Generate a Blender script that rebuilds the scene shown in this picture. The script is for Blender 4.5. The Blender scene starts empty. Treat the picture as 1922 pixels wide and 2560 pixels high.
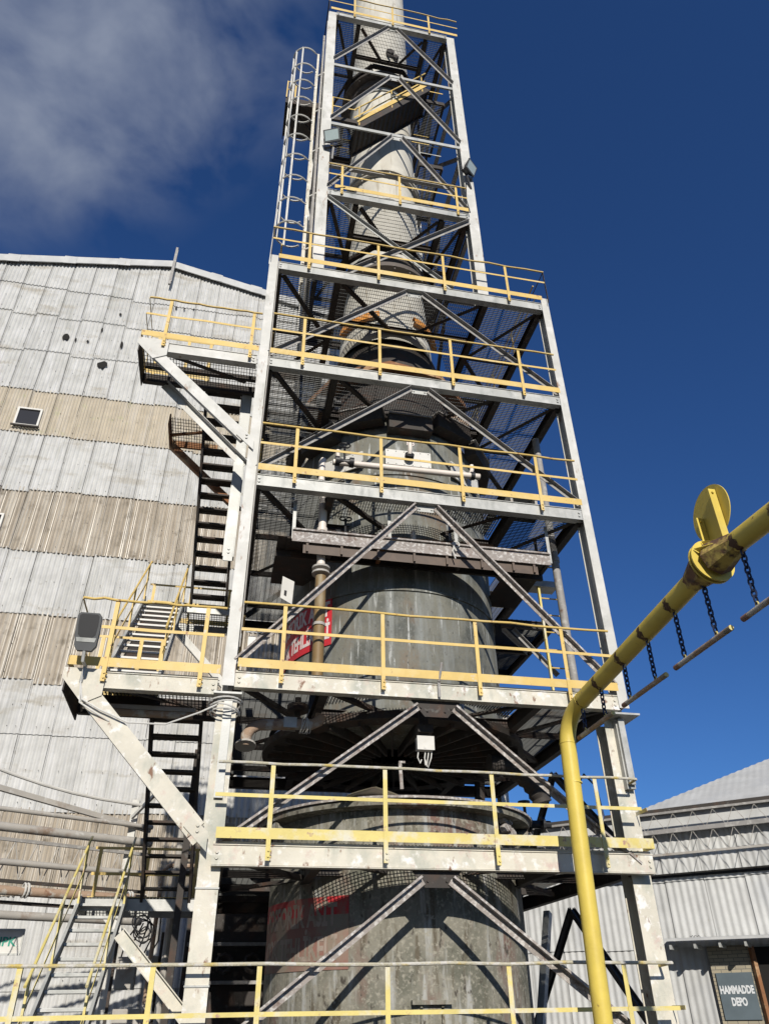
import bpy, math, random
from mathutils import Vector, Matrix, noise
random.seed(7)
R = math.radians
SC = bpy.context.scene
COL = SC.collection

# ------------------------------------------------------------------ camera
cam_d = bpy.data.cameras.new("camera"); cam = bpy.data.objects.new("camera", cam_d); COL.objects.link(cam)
YAW, PITCH, ROLL = 0.21287, 0.59063, -0.015448
cy, sy, cp, sp = math.cos(YAW), math.sin(YAW), math.cos(PITCH), math.sin(PITCH)
rv = Vector((cy, -sy, 0)); fh = Vector((sy, cy, 0)); fw = fh*cp + Vector((0, 0, sp)); uv_ = Vector((0, 0, cp)) - fh*sp
r2 = rv*math.cos(ROLL) + uv_*math.sin(ROLL); u2 = uv_*math.cos(ROLL) - rv*math.sin(ROLL)
m = Matrix((r2, u2, -fw)).transposed().to_4x4(); m.translation = Vector((-0.038, -10.614, 1.65))
cam.matrix_world = m
cam_d.sensor_fit = 'VERTICAL'; cam_d.sensor_height = 36.0; cam_d.lens = 36*1856/2560
cam_d.clip_start = 0.05; cam_d.clip_end = 3000
SC.camera = cam

# ------------------------------------------------------------------ world, sun, exposure
SUN_EL, SUN_AZ = R(25), R(-4)          # the sun stands low behind the camera
w = bpy.data.worlds.new("World"); SC.world = w; w.use_nodes = True
nt = w.node_tree; N = nt.nodes; L = nt.links; N.clear()
out = N.new('ShaderNodeOutputWorld'); bg = N.new('ShaderNodeBackground'); bg.inputs[1].default_value = 0.072
sky = N.new('ShaderNodeTexSky'); sky.sky_type = 'NISHITA'; sky.sun_disc = False
sky.sun_elevation = SUN_EL; sky.sun_rotation = R(180) + SUN_AZ
sky.air_density = 1.0; sky.dust_density = 0.15; sky.ozone_density = 3.5; sky.altitude = 300
geo = N.new('ShaderNodeTexCoord')
sep = N.new('ShaderNodeSeparateXYZ'); L.new(geo.outputs['Generated'], sep.inputs[0])
def mth(op, a, b=None, c=None, clamp=False):
    n = N.new('ShaderNodeMath'); n.operation = op; n.use_clamp = clamp
    for i, v in enumerate((a, b, c)):
        if v is None: continue
        if isinstance(v, (int, float)): n.inputs[i].default_value = v
        else: L.new(v, n.inputs[i])
    return n.outputs[0]
zc = mth('MAXIMUM', sep.outputs[2], 0.05)
cu = mth('DIVIDE', sep.outputs[0], zc); cv = mth('DIVIDE', sep.outputs[1], zc)
cmb = N.new('ShaderNodeCombineXYZ'); L.new(cu, cmb.inputs[0]); L.new(cv, cmb.inputs[1])
def noise_n(scale, detail, rough, dist=0.0, vec=None):
    n = N.new('ShaderNodeTexNoise'); n.inputs['Scale'].default_value = scale; n.inputs['Detail'].default_value = detail
    n.inputs['Roughness'].default_value = rough; n.inputs['Distortion'].default_value = dist
    L.new(vec or cmb.outputs[0], n.inputs['Vector']); return n.outputs[0]
nA = noise_n(5.2, 5, 0.52, 0.25); nB = noise_n(22.0, 4, 0.5, 0.3)
# a bank of steam drifting on the left of the stack: falls off to the right (u) and downwards (v)
edge = mth('SUBTRACT', 0.105, mth('ADD', cu, mth('MULTIPLY', mth('MAXIMUM', mth('SUBTRACT', cv, 0.52), 0.0), 0.95)))
base = mth('MULTIPLY', edge, 2.6)
dens = mth('ADD', mth('MULTIPLY', mth('SUBTRACT', nA, 0.47), 5.0), base)
dens = mth('ADD', dens, mth('MULTIPLY', mth('SUBTRACT', nB, 0.5), 0.5))
fall = mth('MULTIPLY', edge, 5.0, clamp=True)
far = mth('SUBTRACT', 1.0, mth('MULTIPLY', mth('MAXIMUM', mth('SUBTRACT', cv, 0.66), 0.0), 4.5), clamp=True)
dens = mth('MULTIPLY', mth('MULTIPLY', mth('MULTIPLY', dens, 0.55, clamp=True), fall), far)
dens = mth('MULTIPLY', dens, mth('GREATER_THAN', sep.outputs[2], 0.05))
tint = N.new('ShaderNodeMix'); tint.data_type = 'RGBA'; tint.blend_type = 'MULTIPLY'; tint.inputs[0].default_value = 1.0
L.new(sky.outputs[0], tint.inputs[6]); tint.inputs[7].default_value = (0.48, 0.82, 1.31, 1)
mix = N.new('ShaderNodeMix'); mix.data_type = 'RGBA'
L.new(dens, mix.inputs[0]); L.new(tint.outputs[2], mix.inputs[6]); mix.inputs[7].default_value = (3.2, 3.75, 5.1, 1)
L.new(mix.outputs[2], bg.inputs[0]); L.new(bg.outputs[0], out.inputs[0])

sd = bpy.data.lights.new("sun", 'SUN'); sd.energy = 5.0; sd.angle = R(0.53); sd.color = (1.0, 0.94, 0.84)
sun = bpy.data.objects.new("sun", sd); COL.objects.link(sun)
tosun = Vector((math.sin(SUN_AZ)*math.cos(SUN_EL), -math.cos(SUN_AZ)*math.cos(SUN_EL), math.sin(SUN_EL)))
sun.rotation_euler = tosun.to_track_quat('Z', 'Y').to_euler()
SC.view_settings.view_transform = 'Standard'; SC.view_settings.look = 'None'
SC.view_settings.exposure = 0.0; SC.view_settings.gamma = 1.0
SC.render.engine = 'CYCLES'
try:
    SC.cycles.max_bounces = 5; SC.cycles.diffuse_bounces = 3; SC.cycles.glossy_bounces = 2
    SC.cycles.use_denoising = True
except Exception: pass

# ------------------------------------------------------------------ materials
def material(name, base, patches=(), rough=0.6, metal=0.0, bump=0.0, bscale=40, vary=0.12, vscale=2.0, attr=None, spec=0.4, alpha=None):
    """base colour, broad variation, then patches (colour, scale, (sx,sy,sz), lo, hi)"""
    mt = bpy.data.materials.new(name); mt.use_nodes = True
    t = mt.node_tree; n = t.nodes; l = t.links; n.clear()
    o = n.new('ShaderNodeOutputMaterial'); b = n.new('ShaderNodeBsdfPrincipled'); l.new(b.outputs[0], o.inputs[0])
    b.inputs['Roughness'].default_value = rough; b.inputs['Metallic'].default_value = metal
    b.inputs['Specular IOR Level'].default_value = spec
    tc = n.new('ShaderNodeTexCoord')
    def nz(scale, stretch=(1, 1, 1), det=5, rg=0.6, off=0):
        mp = n.new('ShaderNodeMapping'); mp.inputs['Scale'].default_value = stretch; mp.inputs['Location'].default_value = (off, off*1.7, off*.3)
        l.new(tc.outputs['Object'], mp.inputs[0]); q = n.new('ShaderNodeTexNoise')
        q.inputs['Scale'].default_value = scale; q.inputs['Detail'].default_value = det; q.inputs['Roughness'].default_value = rg
        l.new(mp.outputs[0], q.inputs['Vector']); return q.outputs[0]
    hv = n.new('ShaderNodeMapRange'); l.new(nz(vscale), hv.inputs[0])
    hv.inputs[1].default_value = .3; hv.inputs[2].default_value = .7; hv.inputs[3].default_value = 1-vary; hv.inputs[4].default_value = 1+vary
    vm = n.new('ShaderNodeMix'); vm.data_type = 'RGBA'; vm.blend_type = 'MULTIPLY'; vm.inputs[0].default_value = 1
    vm.inputs[6].default_value = (*base, 1); l.new(hv.outputs[0], vm.inputs[7]); cur = vm.outputs[2]
    if attr:
        at = n.new('ShaderNodeAttribute'); at.attribute_name = attr
        am = n.new('ShaderNodeMix'); am.data_type = 'RGBA'; am.blend_type = 'MULTIPLY'; am.inputs[0].default_value = 1
        l.new(cur, am.inputs[6]); l.new(at.outputs['Color'], am.inputs[7]); cur = am.outputs[2]
    for i, (c, s, st, lo, hi) in enumerate(patches):
        mr = n.new('ShaderNodeMapRange'); l.new(nz(s, st, off=3.1*(i+1)), mr.inputs[0]); mr.inputs[1].default_value = lo; mr.inputs[2].default_value = hi
        mx = n.new('ShaderNodeMix'); mx.data_type = 'RGBA'; l.new(mr.outputs[0], mx.inputs[0]); l.new(cur, mx.inputs[6]); mx.inputs[7].default_value = (*c, 1); cur = mx.outputs[2]
    l.new(cur, b.inputs['Base Color'])
    if bump:
        bp = n.new('ShaderNodeBump'); bp.inputs['Strength'].default_value = bump; bp.inputs['Distance'].default_value = 0.01
        l.new(nz(bscale, det=3), bp.inputs['Height']); l.new(bp.outputs[0], b.inputs['Normal'])
    return mt
S1 = (1, 1, 1)
GALV = material('galvanised_steel', (.36, .365, .35), [((.22, .23, .22), 5, (1, 1, .35), .54, .74), ((.50, .50, .485), 3, S1, .52, .75)], rough=.5, metal=.15, bump=.15)
WHITE = material('weathered_white_paint', (.50, .495, .465), [((.34, .34, .31), 4, (1, 1, .3), .56, .72), ((.62, .61, .59), 2.2, S1, .5, .7), ((.24, .14, .085), 8, (1, 1, .3), .62, .72)], rough=.55, bump=.2)
PEEL = material('peeling_cream_paint', (.56, .53, .45), [((.36, .37, .32), 2.4, (1, 1, .7), .50, .70), ((.52, .42, .37), 5.5, S1, .58, .72), ((.70, .69, .66), 6, S1, .55, .66), ((.20, .11, .07), 9, (1, 1, .45), .625, .70)], rough=.7, bump=.35, bscale=25)
BRACE = material('grey_angle_steel', (.26, .25, .24), [((.40, .39, .37), 9, (1, 1, 1), .52, .7), ((.15, .10, .08), 6, S1, .60, .75)], rough=.65, bump=.2)
CRUST = material('crusted_angle_steel', (.29, .26, .24), [((.52, .50, .48), 16, S1, .5, .62), ((.16, .11, .09), 7, S1, .57, .72)], rough=.9, bump=1.0, bscale=60)
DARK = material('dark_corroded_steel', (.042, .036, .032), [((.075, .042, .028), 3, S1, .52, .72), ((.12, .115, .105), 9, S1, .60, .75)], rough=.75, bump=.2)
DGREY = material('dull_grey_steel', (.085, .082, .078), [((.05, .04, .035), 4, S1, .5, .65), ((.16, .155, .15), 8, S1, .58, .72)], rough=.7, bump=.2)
YRUST = material('rusted_yellow_paint', (.50, .38, .10), [((.16, .085, .05), 4, S1, .42, .54), ((.07, .045, .035), 7, S1, .52, .64)], rough=.8, bump=.5)
SCORCH = material('scorched_weld_paint', (.09, .05, .03), [((.40, .30, .08), 14, S1, .5, .62)], rough=.85, bump=.4)
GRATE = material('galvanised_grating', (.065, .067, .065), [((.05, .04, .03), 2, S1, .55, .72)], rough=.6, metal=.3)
YEL = material('chipped_yellow_paint', (.58, .41, .125), [((.60, .46, .20), 2.5, S1, .5, .7), ((.28, .14, .07), 11, S1, .63, .69), ((.50, .47, .40), 7, S1, .63, .72)], rough=.55, bump=.15)
YELB = material('faded_yellow_paint', (.60, .50, .17), [((.58, .55, .44), 3.0, S1, .50, .66), ((.36, .22, .16), 8, S1, .62, .70)], rough=.6, bump=.3)
YELP = material('yellow_pipe_paint', (.60, .465, .09), [((.50, .38, .08), 2, S1, .52, .75), ((.16, .09, .04), 7, S1, .66, .72)], rough=.45, bump=.12, spec=.35)
CRAIL = material('dust_crusted_rail', (.44, .41, .31), [((.54, .52, .48), 12, S1, .48, .6), ((.52, .40, .12), 3, S1, .55, .65)], rough=.9, bump=1.2, bscale=70)
CLAD = material('fibre_cement_sheet', (.47, .47, .46), [((.37, .37, .35), 1.6, (1, 1, .4), .55, .75), ((.56, .56, .56), 3.2, (1.6, 1, .25), .5, .72), ((.36, .34, .30), 1.1, (.5, 1, 2.2), .56, .72), ((.25, .23, .19), 9, (1, 1, .5), .66, .76)], rough=.85, bump=.15, attr='tint')
TAN = material('yellowed_rooflight_sheet', (.44, .39, .31), [((.50, .46, .40), 2.4, (1.6, 1, .2), .5, .7), ((.40, .40, .25), 2.0, S1, .60, .74)], rough=.5, bump=.1, attr='tint')
BROWN = material('aged_rooflight_sheet', (.345, .30, .24), [((.46, .42, .36), 3.0, (2.5, 1, .15), .48, .62), ((.20, .17, .13), 2.2, S1, .55, .72)], rough=.33, bump=.1, attr='tint', spec=.6)
CLAD2 = material('white_wall_sheet', (.47, .475, .47), [((.40, .41, .42), 1.4, (1, 1, .4), .52, .72), ((.36, .34, .27), 8, (1, 1, .2), .66, .74)], rough=.8, bump=.15, attr='tint')
TANK = material('stained_process_vessel', (.152, .150, .125), [((.070, .075, .068), 1.5, S1, .47, .66), ((.15, .105, .07), 1.2, (1, 1, .45), .54, .68), ((.20, .21, .20), 2.2, (2.0, 2.0, .22), .50, .66), ((.40, .41, .40), 7.0, (2.0, 2.0, .16), .59, .68), ((.15, .155, .145), 24, (1, 1, .7), .55, .66), ((.055, .055, .05), 14, (1, 1, .5), .62, .72)], rough=.75, bump=.6, bscale=22)
TANKL = material('stained_lower_tank', (.20, .19, .155), [((.115, .115, .09), 1.3, S1, .45, .60), ((.17, .105, .085), 1.0, (1, 1, .6), .53, .64), ((.32, .32, .30), 3.6, (1.8, 1.8, .22), .54, .64), ((.10, .085, .06), 5.0, (1.5, 1.5, .25), .56, .66), ((.27, .255, .21), 18, S1, .52, .64), ((.06, .052, .042), 11.0, (1, 1, .5), .60, .68)], rough=.85, bump=.8, bscale=16)
STACK = material('pale_stack_laminate', (.53, .51, .45), [((.44, .41, .35), 1.6, (1, 1, .3), .52, .72), ((.36, .33, .27), 7, (2, 2, .12), .57, .68), ((.26, .20, .15), 5, (1.5, 1.5, .3), .66, .76)], rough=.7, bump=.15)
FLAN = material('dark_flange_laminate', (.10, .085, .075), [((.19, .16, .14), 4, S1, .55, .7)], rough=.7)
RUST = material('rusty_plate', (.22, .10, .045), [((.42, .28, .16), 3, S1, .50, .65), ((.10, .05, .03), 6, S1, .55, .7)], rough=.85, bump=.3)
ORANGE = material('orange_laminate', (.62, .26, .05), [((.50, .40, .30), 3, S1, .55, .7)], rough=.6)
PVC = material('white_plastic_pipe', (.66, .60, .54), [((.45, .40, .34), 4, S1, .58, .75)], rough=.45)
PBROWN = material('brown_stained_pipe', (.20, .13, .055), [((.28, .24, .16), 4, (1, 1, .4), .5, .66), ((.42, .40, .36), 8, S1, .68, .76)], rough=.6, bump=.2)
GREYP = material('grey_pipe', (.36, .34, .31), [((.22, .16, .12), 2.5, S1, .56, .72), ((.48, .47, .45), 6, S1, .58, .72)], rough=.65, bump=.15)
RPIPE = material('rusty_insulated_pipe', (.34, .24, .17), [((.45, .42, .37), 5, S1, .5, .62), ((.20, .10, .06), 4, S1, .58, .7)], rough=.85, bump=.5)
RED = material('red_sign_paint', (.52, .025, .035), [((.30, .03, .035), 3, S1, .58, .75)], rough=.55)
REDF = material('faded_red_sign_paint', (.24, .12, .095), [((.23, .20, .155), 2.6, (1, 1, .7), .40, .60)], rough=.8)
LETW = material('white_lettering', (.66, .58, .56), [((.42, .16, .15), 8, S1, .66, .74)], rough=.6)
LETF = material('faded_lettering', (.31, .25, .21), [((.23, .19, .15), 5, S1, .46, .60)], rough=.8)
BLACK = material('black_plastic', (.022, .022, .024), rough=.45)
IRON = material('blued_chain_steel', (.035, .045, .085), rough=.45, metal=.5)
LAMPG = material('lamp_housing', (.075, .078, .082), rough=.5)
LENS = material('lamp_lens', (.40, .47, .47), rough=.12, spec=.8, vary=.05)
BOXW = material('white_enclosure', (.55, .54, .51), [((.5, .48, .42), 6, S1, .6, .75)], rough=.5)
HOLE = material('dark_opening', (.012, .011, .010), rough=.9)
GLASS = material('dark_window_pane', (.018, .018, .022), rough=.15, spec=.7)
ASPH = material('asphalt', (.055, .053, .050), [((.10, .095, .085), .6, S1, .5, .7)], rough=.95, bump=.4)
SIGNG = material('slate_sign_board', (.10, .13, .15), rough=.6)
LETP = material('pale_lettering', (.62, .64, .66), rough=.6)
GREENL = material('green_lettering', (.03, .28, .20), rough=.6)
BRICKM = None
def brick_material():
    mt = material('yellow_brick', (.38, .33, .24)); t = mt.node_tree; n = t.nodes; l = t.links
    b = [x for x in n if x.type == 'BSDF_PRINCIPLED'][0]
    tc = n.new('ShaderNodeTexCoord'); mp = n.new('ShaderNodeMapping'); l.new(tc.outputs['UV'], mp.inputs[0])
    br = n.new('ShaderNodeTexBrick'); l.new(mp.outputs[0], br.inputs[0]); br.inputs['Color1'].default_value = (.40, .35, .25, 1); br.inputs['Color2'].default_value = (.28, .25, .19, 1)
    br.inputs['Mortar'].default_value = (.16, .15, .13, 1); br.inputs['Scale'].default_value = 1.0; br.inputs['Brick Width'].default_value = .22; br.inputs['Row Height'].default_value = .075; br.inputs['Mortar Size'].default_value = .008
    l.new(br.outputs[0], b.inputs['Base Color']); return mt
BRICKM = brick_material()

# ------------------------------------------------------------------ mesh helpers
class MB:
    def __init__(s): s.v = []; s.f = []
    def add(s, vs, fs):
        o = len(s.v); s.v += [tuple(p) for p in vs]; s.f += [tuple(i+o for i in f) for f in fs]; return s
    def box(s, x0, x1, y0, y1, z0, z1):
        vs = [(x, y, z) for z in (z0, z1) for y in (y0, y1) for x in (x0, x1)]
        return s.add(vs, [(0, 2, 3, 1), (4, 5, 7, 6), (0, 1, 5, 4), (2, 6, 7, 3), (0, 4, 6, 2), (1, 3, 7, 5)])
    def bar(s, a, b, wd, ht, up=(0, 0, 1), off=(0, 0)):
        """box between a and b; wd along side axis, ht along up axis, off = (side, up) offset"""
        a = Vector(a); b = Vector(b); d = (b-a).normalized(); up = Vector(up)
        if abs(d.dot(up)) > .999: up = Vector((0, 1, 0))
        sd_ = d.cross(up).normalized(); u = sd_.cross(d).normalized()
        c = sd_*off[0] + u*off[1]; vs = []
        for p in (a, b):
            for i, j in ((-1, -1), (1, -1), (1, 1), (-1, 1)): vs.append(p + c + sd_*(i*wd/2) + u*(j*ht/2))
        return s.add(vs, [(0, 1, 2, 3), (7, 6, 5, 4), (0, 4, 5, 1), (1, 5, 6, 2), (2, 6, 7, 3), (3, 7, 4, 0)])
    def ibeam(s, a, b, h=.25, wd=.12, tf=.012, tw=.009, up=(0, 0, 1)):
        s.bar(a, b, tw, h-2*tf, up); s.bar(a, b, wd, tf, up, (0, h/2-tf/2)); s.bar(a, b, wd, tf, up, (0, -h/2+tf/2)); return s
    def angle(s, a, b, leg=.09, t=.008, up=(0, 0, 1), side=1, top=True):
        """angle iron: a vertical leg and a leg along the upper (or lower) edge"""
        s.bar(a, b, t, leg, up); k = 1 if top else -1
        s.bar(a, b, leg, t, up, (side*(leg/2+t/2+.001), k*(leg/2-t/2))); return s
    def tube(s, pts, r, seg=10, cap=True):
        pts = [Vector(p) for p in pts]; n = len(pts); rs = r if isinstance(r, (list, tuple)) else [r]*n
        rings = []; prev = None
        for i, p in enumerate(pts):
            d = ((pts[min(i+1, n-1)] - pts[max(i-1, 0)])).normalized()
            if prev is None:
                ref = Vector((0, 0, 1)) if abs(d.z) < .9 else Vector((1, 0, 0)); u = d.cross(ref).normalized()
            else:
                u = (prev - d*prev.dot(d)).normalized()
            prev = u; v = d.cross(u)
            rings.append([p + (u*math.cos(2*math.pi*k/seg) + v*math.sin(2*math.pi*k/seg))*rs[i] for k in range(seg)])
        vs = [q for ring in rings for q in ring]; fs = []
        for i in range(n-1):
            for k in range(seg):
                a = i*seg+k; b = i*seg+(k+1) % seg; fs.append((a, b, b+seg, a+seg))
        if cap: fs.append(tuple(range(seg-1, -1, -1))); fs.append(tuple((n-1)*seg+k for k in range(seg)))
        return s.add(vs, fs)
    def lathe(s, c, prof, seg=72, a0=0.0, a1=2*math.pi, close=False):
        full = abs(a1-a0-2*math.pi) < 1e-6; cnt = seg if full else seg+1; vs = []
        for z, r in prof:
            for k in range(cnt):
                a = a0+(a1-a0)*k/seg; vs.append((c[0]+r*math.cos(a), c[1]+r*math.sin(a), z))
        fs = []
        for i in range(len(prof)-1):
            for k in range(seg):
                b = (k+1) % cnt; fs.append((i*cnt+k, i*cnt+b, (i+1)*cnt+b, (i+1)*cnt+k))
        return s.add(vs, fs)
    def disc(s, c, r, axis, th, seg=24):
        a = Vector(axis).normalized(); c = Vector(c); return s.tube([c-a*th/2, c+a*th/2], r, seg)
    def torus(s, c, R_, r, axis=(0, 0, 1), seg=20, sg=6, a0=0, a1=2*math.pi, xdir=None):
        ax = Vector(axis).normalized(); x = Vector(xdir) if xdir else ax.orthogonal().normalized(); y = ax.cross(x)
        full = abs(a1-a0-2*math.pi) < 1e-6
        pts = [Vector(c)+(x*math.cos(a0+(a1-a0)*k/seg)+y*math.sin(a0+(a1-a0)*k/seg))*R_ for k in range(seg+1)]
        return s.tube(pts, r, sg, cap=not full)
    def quad(s, a, b, c, d): return s.add([a, b, c, d], [(0, 1, 2, 3)])
    def prism(s, poly, n, th):
        """flat plate from a planar polygon extruded by th along n"""
        n = Vector(n).normalized()*th; k = len(poly); a = [Vector(p) for p in poly]; b = [p+n for p in a]
        return s.add(a+b, [tuple(range(k-1, -1, -1)), tuple(range(k, 2*k))] + [(i, (i+1) % k, (i+1) % k+k, i+k) for i in range(k)])
    def grate(s, x0, x1, y0, y1, z, along='y', pitch=.05, t=.009, h=.03, cross=.10, hole=None):
        def seg1(lo, hi, c, vert):
            if not hole: return [(lo, hi)]
            hx, hy, hr = hole; d = (c-hx) if vert else (c-hy)
            if abs(d) >= hr: return [(lo, hi)]
            q = math.sqrt(hr*hr-d*d); m_ = hy if vert else hx; res = []
            if lo < m_-q: res.append((lo, min(hi, m_-q)))
            if hi > m_+q: res.append((max(lo, m_+q), hi))
            return res
        va = along == 'y'
        for (vert, pt, tt, hh, dz) in ((va, pitch, t, h, 0), (not va, cross, .007, .010, .009)):
            lo, hi = (x0, x1) if vert else (y0, y1); c = lo+pt/2
            while c < hi:
                for a, b in seg1(y0 if vert else x0, y1 if vert else x1, c, vert):
                    if vert: s.box(c-tt/2, c+tt/2, a, b, z-hh/2+dz, z+hh/2+dz)
                    else: s.box(a, b, c-tt/2, c+tt/2, z-hh/2+dz, z+hh/2+dz)
                c += pt
        return s
    def build(s, name, mt, parent=None, smooth=False, attr=None):
        me = bpy.data.meshes.new(name); org = Vector(parent['_org']) if parent is not None and '_org' in parent else Vector((0, 0, 0))
        me.from_pydata([tuple(Vector(p)-org) for p in s.v], [], s.f); me.materials.append(mt)
        if smooth:
            me.polygons.foreach_set('use_smooth', [True]*len(me.polygons))
            try: me.set_sharp_from_angle(angle=R(38))
            except Exception: pass
        if attr is not None:
            ca = me.color_attributes.new('tint', 'FLOAT_COLOR', 'POINT')
            ca.data.foreach_set('color', [c for v in attr for c in (v, v, v, 1)])
        me.update(); o = bpy.data.objects.new(name, me); COL.objects.link(o)
        if parent is not None: o.parent = parent
        if parent is not None and '_org' in parent: o['_org'] = parent['_org']
        return o
def thing(name, label, cat, loc=(0, 0, 0), group=None):
    o = bpy.data.objects.new(name, None); COL.objects.link(o); o.location = loc; o['_org'] = list(loc)
    o['label'] = label; o['category'] = cat; o.empty_display_size = .2
    if group: o['group'] = group
    return o
def tag(o, label, cat, group=None):
    o['label'] = label; o['category'] = cat
    if group: o['group'] = group
    return o
def struct(o): o['kind'] = 'structure'; return o
def text_mesh(txt, size, mt, parent, place, name='lettering', bold=.012, ext=.002, squeeze=1.0):
    """letters as mesh; place(x, y, z) -> world position"""
    cu_ = bpy.data.curves.new('t', 'FONT'); cu_.body = txt; cu_.size = size; cu_.align_x = 'CENTER'; cu_.align_y = 'CENTER'
    cu_.offset = bold; cu_.extrude = ext; cu_.resolution_u = 3
    to = bpy.data.objects.new('t', cu_); COL.objects.link(to); bpy.context.view_layer.update()
    dg = bpy.context.evaluated_depsgraph_get(); me = bpy.data.meshes.new_from_object(to.evaluated_get(dg))
    bpy.data.objects.remove(to); bpy.data.curves.remove(cu_)
    mb = MB(); mb.add([place(v.co.x*squeeze, v.co.y, v.co.z) for v in me.vertices], [tuple(p.vertices) for p in me.polygons])
    bpy.data.meshes.remove(me); return mb.build(name, mt, parent)

# ------------------------------------------------------------------ ground
g = MB(); g.quad((-600, -600, 0), (600, -600, 0), (600, 900, 0), (-600, 900, 0))
go = struct(g.build('ground', ASPH)); go['label'] = 'dark asphalt yard below the tower'

# ------------------------------------------------------------------ corrugated shed on the left
WY = 13.0
def roofz(x): return 30.35 - (.186*(-4.77-x) if x < -4.77 else .232*(x+4.77))
def sheet_band(parent, mt, z0, z1, x0, x1, plane, pitch=.15, amp=.022, sw=.90, top=None, seed=0, name='cladding_course', over=.0):
    """one course of overlapping corrugated sheets; plane(u, out, z) -> world"""
    rd = random.Random(seed); mb = MB(); tint = []; x = x0; k = 0
    while x < x1-.01:
        xe = min(x+sw, x1); n = max(8, int((xe-x+.08)/pitch*8)); t = 1+rd.uniform(-.07, .06); dz = rd.uniform(-.035, .03) - (.10 if rd.random() < .07 else 0)
        nz_ = 4; base_i = []
        vs = []
        for j in range(nz_+1):
            f = j/nz_
            for i in range(n+1):
                u = x+(xe-x+.05)*i/n; zt = min(z1+.06, top(u)) if top else z1+.06
                zb = z0+dz-.02; z = zb+(zt-zb)*f
                o = .034*(1-f) + .022*(i/n) + amp*math.cos(2*math.pi*u/pitch) + .006*math.sin(u*1.7+z)
                vs.append(plane(u, o, z)); tint.append(t)
        fs = [(j*(n+1)+i, j*(n+1)+i+1, (j+1)*(n+1)+i+1, (j+1)*(n+1)+i) for j in range(nz_) for i in range(n)]
        mb.add(vs, fs); x += sw; k += 1
    return mb.build(name, mt, parent, smooth=True, attr=tint)
shed = thing('corrugated_shed', 'tall pale corrugated gable shed with tan and brown sheet bands, left of the tower', 'building', (-4.77, WY, 0))
pl = lambda u, o, z: (u, WY-o, z)
XL, XR = -16.0, 4.4
bands = [(27.68, 32, CLAD, .15), (26.03, 27.68, CLAD, .15), (23.97, 26.03, CLAD, .15), (21.84, 23.97, CLAD, .15), (19.73, 21.84, TAN, .115), (17.25, 19.73, CLAD, .15),
         (14.76, 17.25, BROWN, .115), (12.45, 14.76, CLAD, .16), (10.25, 12.45, BROWN, .15), (8.6, 10.25, CLAD, .18), (6.46, 8.6, CLAD, .18), (4.3, 6.46, BROWN, .115), (2.2, 4.3, CLAD, .18), (0, 2.2, CLAD, .18)]
for i, (a, b, mt, pt) in enumerate(bands):
    sheet_band(shed, mt, a, b, XL, XR, pl, pitch=pt, amp=.023 if mt is not BROWN else .026, top=roofz if i < 2 else None, seed=i)
mb = MB()   # body of the shed behind the sheets
mb.prism([(XL, WY+.15, 0), (XR, WY+.15, 0), (XR, WY+.15, roofz(XR)-.1), (-4.77, WY+.15, roofz(-4.77)-.1), (XL, WY+.15, roofz(XL)-.1)], (0, 1, 0), 24)
mb.build('wall', CLAD, shed, attr=[1.0]*len(mb.v))
for xa, xb in ((XL, -4.77), (-4.77, XR)):
    mb = MB(); za, zb = roofz(xa), roofz(xb)
    mb.prism([(xa, WY-.14, za), (xb, WY-.14, zb), (xb, WY-.14, zb+.16), (xa, WY-.14, za+.16)], (0, 1, 0), 24.3); mb.build('roof', CLAD2, shed, attr=[1.0]*len(mb.v))
    mb = MB(); mb.prism([(xa, WY-.20, za-.30), (xb, WY-.20, zb-.30), (xb, WY-.20, zb+.10), (xa, WY-.20, za+.10)], (0, 1, 0), .05)
    L_ = xb-xa
    for k in range(1, 5):
        xx = xa+L_*k/5; zz = roofz(xx); mb.prism([(xx-.02, WY-.212, zz-.33), (xx+.5, WY-.212, zz-.32+ (.05 if xa < -5 else -.09)), (xx+.5, WY-.212, zz+.12+(.05 if xa < -5 else -.09)), (xx-.02, WY-.212, zz+.13)], (0, 1, 0), .01)
    mb.build('fascia', CLAD2, shed, attr=[1.0]*len(mb.v))
def shed_window(x0, x1, z0, z1):
    mb = MB(); t = .07; y0, y1 = WY-.14, WY-.04
    mb.box(x0, x0+t, y0, y1, z0, z1); mb.box(x1-t, x1, y0, y1, z0, z1); mb.box(x0+t, x1-t, y0, y1, z1-t, z1); mb.box(x0+t, x1-t, y0, y1, z0, z0+t*.8)
    f = mb.build('window', BOXW, shed); p = MB(); p.box(x0+t, x1-t, y0+.06, y1, z0+t*.8, z1-t); p.build('pane', GLASS, f)
    s_ = MB(); s_.box(x0-.06, x1+.06, y0-.06, y0, z0-.07, z0-.01); s_.build('sill', DARK, f)
shed_window(-9.08, -8.20, 19.98, 20.84); shed_window(-9.30, -8.36, 15.25, 16.05)
def blob(cx, cz, rx, rz, sd_):
    rd = random.Random(sd_); mb = MB(); k = 9
    mb.prism([(cx+rx*math.cos(2*math.pi*i/k)*rd.uniform(.7, 1.2), WY-.085, cz+rz*math.sin(2*math.pi*i/k)*rd.uniform(.7, 1.2)) for i in range(k)][::-1], (0, -1, 0), .004)
    mb.build('hole', HOLE, shed)
for i, (x, z, a, b) in enumerate([(-8.24, 24.85, .13, .20), (-7.84, 24.75, .04, .10), (-7.37, 24.75, .05, .08), (-6.95, 25.55, .04, .12), (-6.03, 24.8, .06, .22), (-6.56, 23.55, .19, .20), (-6.4, 26.6, .06, .07), (-4.2, 27.5, .05, .10), (-3.85, 27.5, .04, .09), (-3.46, 27.55, .04, .05)]):
    blob(x, z, a, b, i)
mb = MB()
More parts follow.
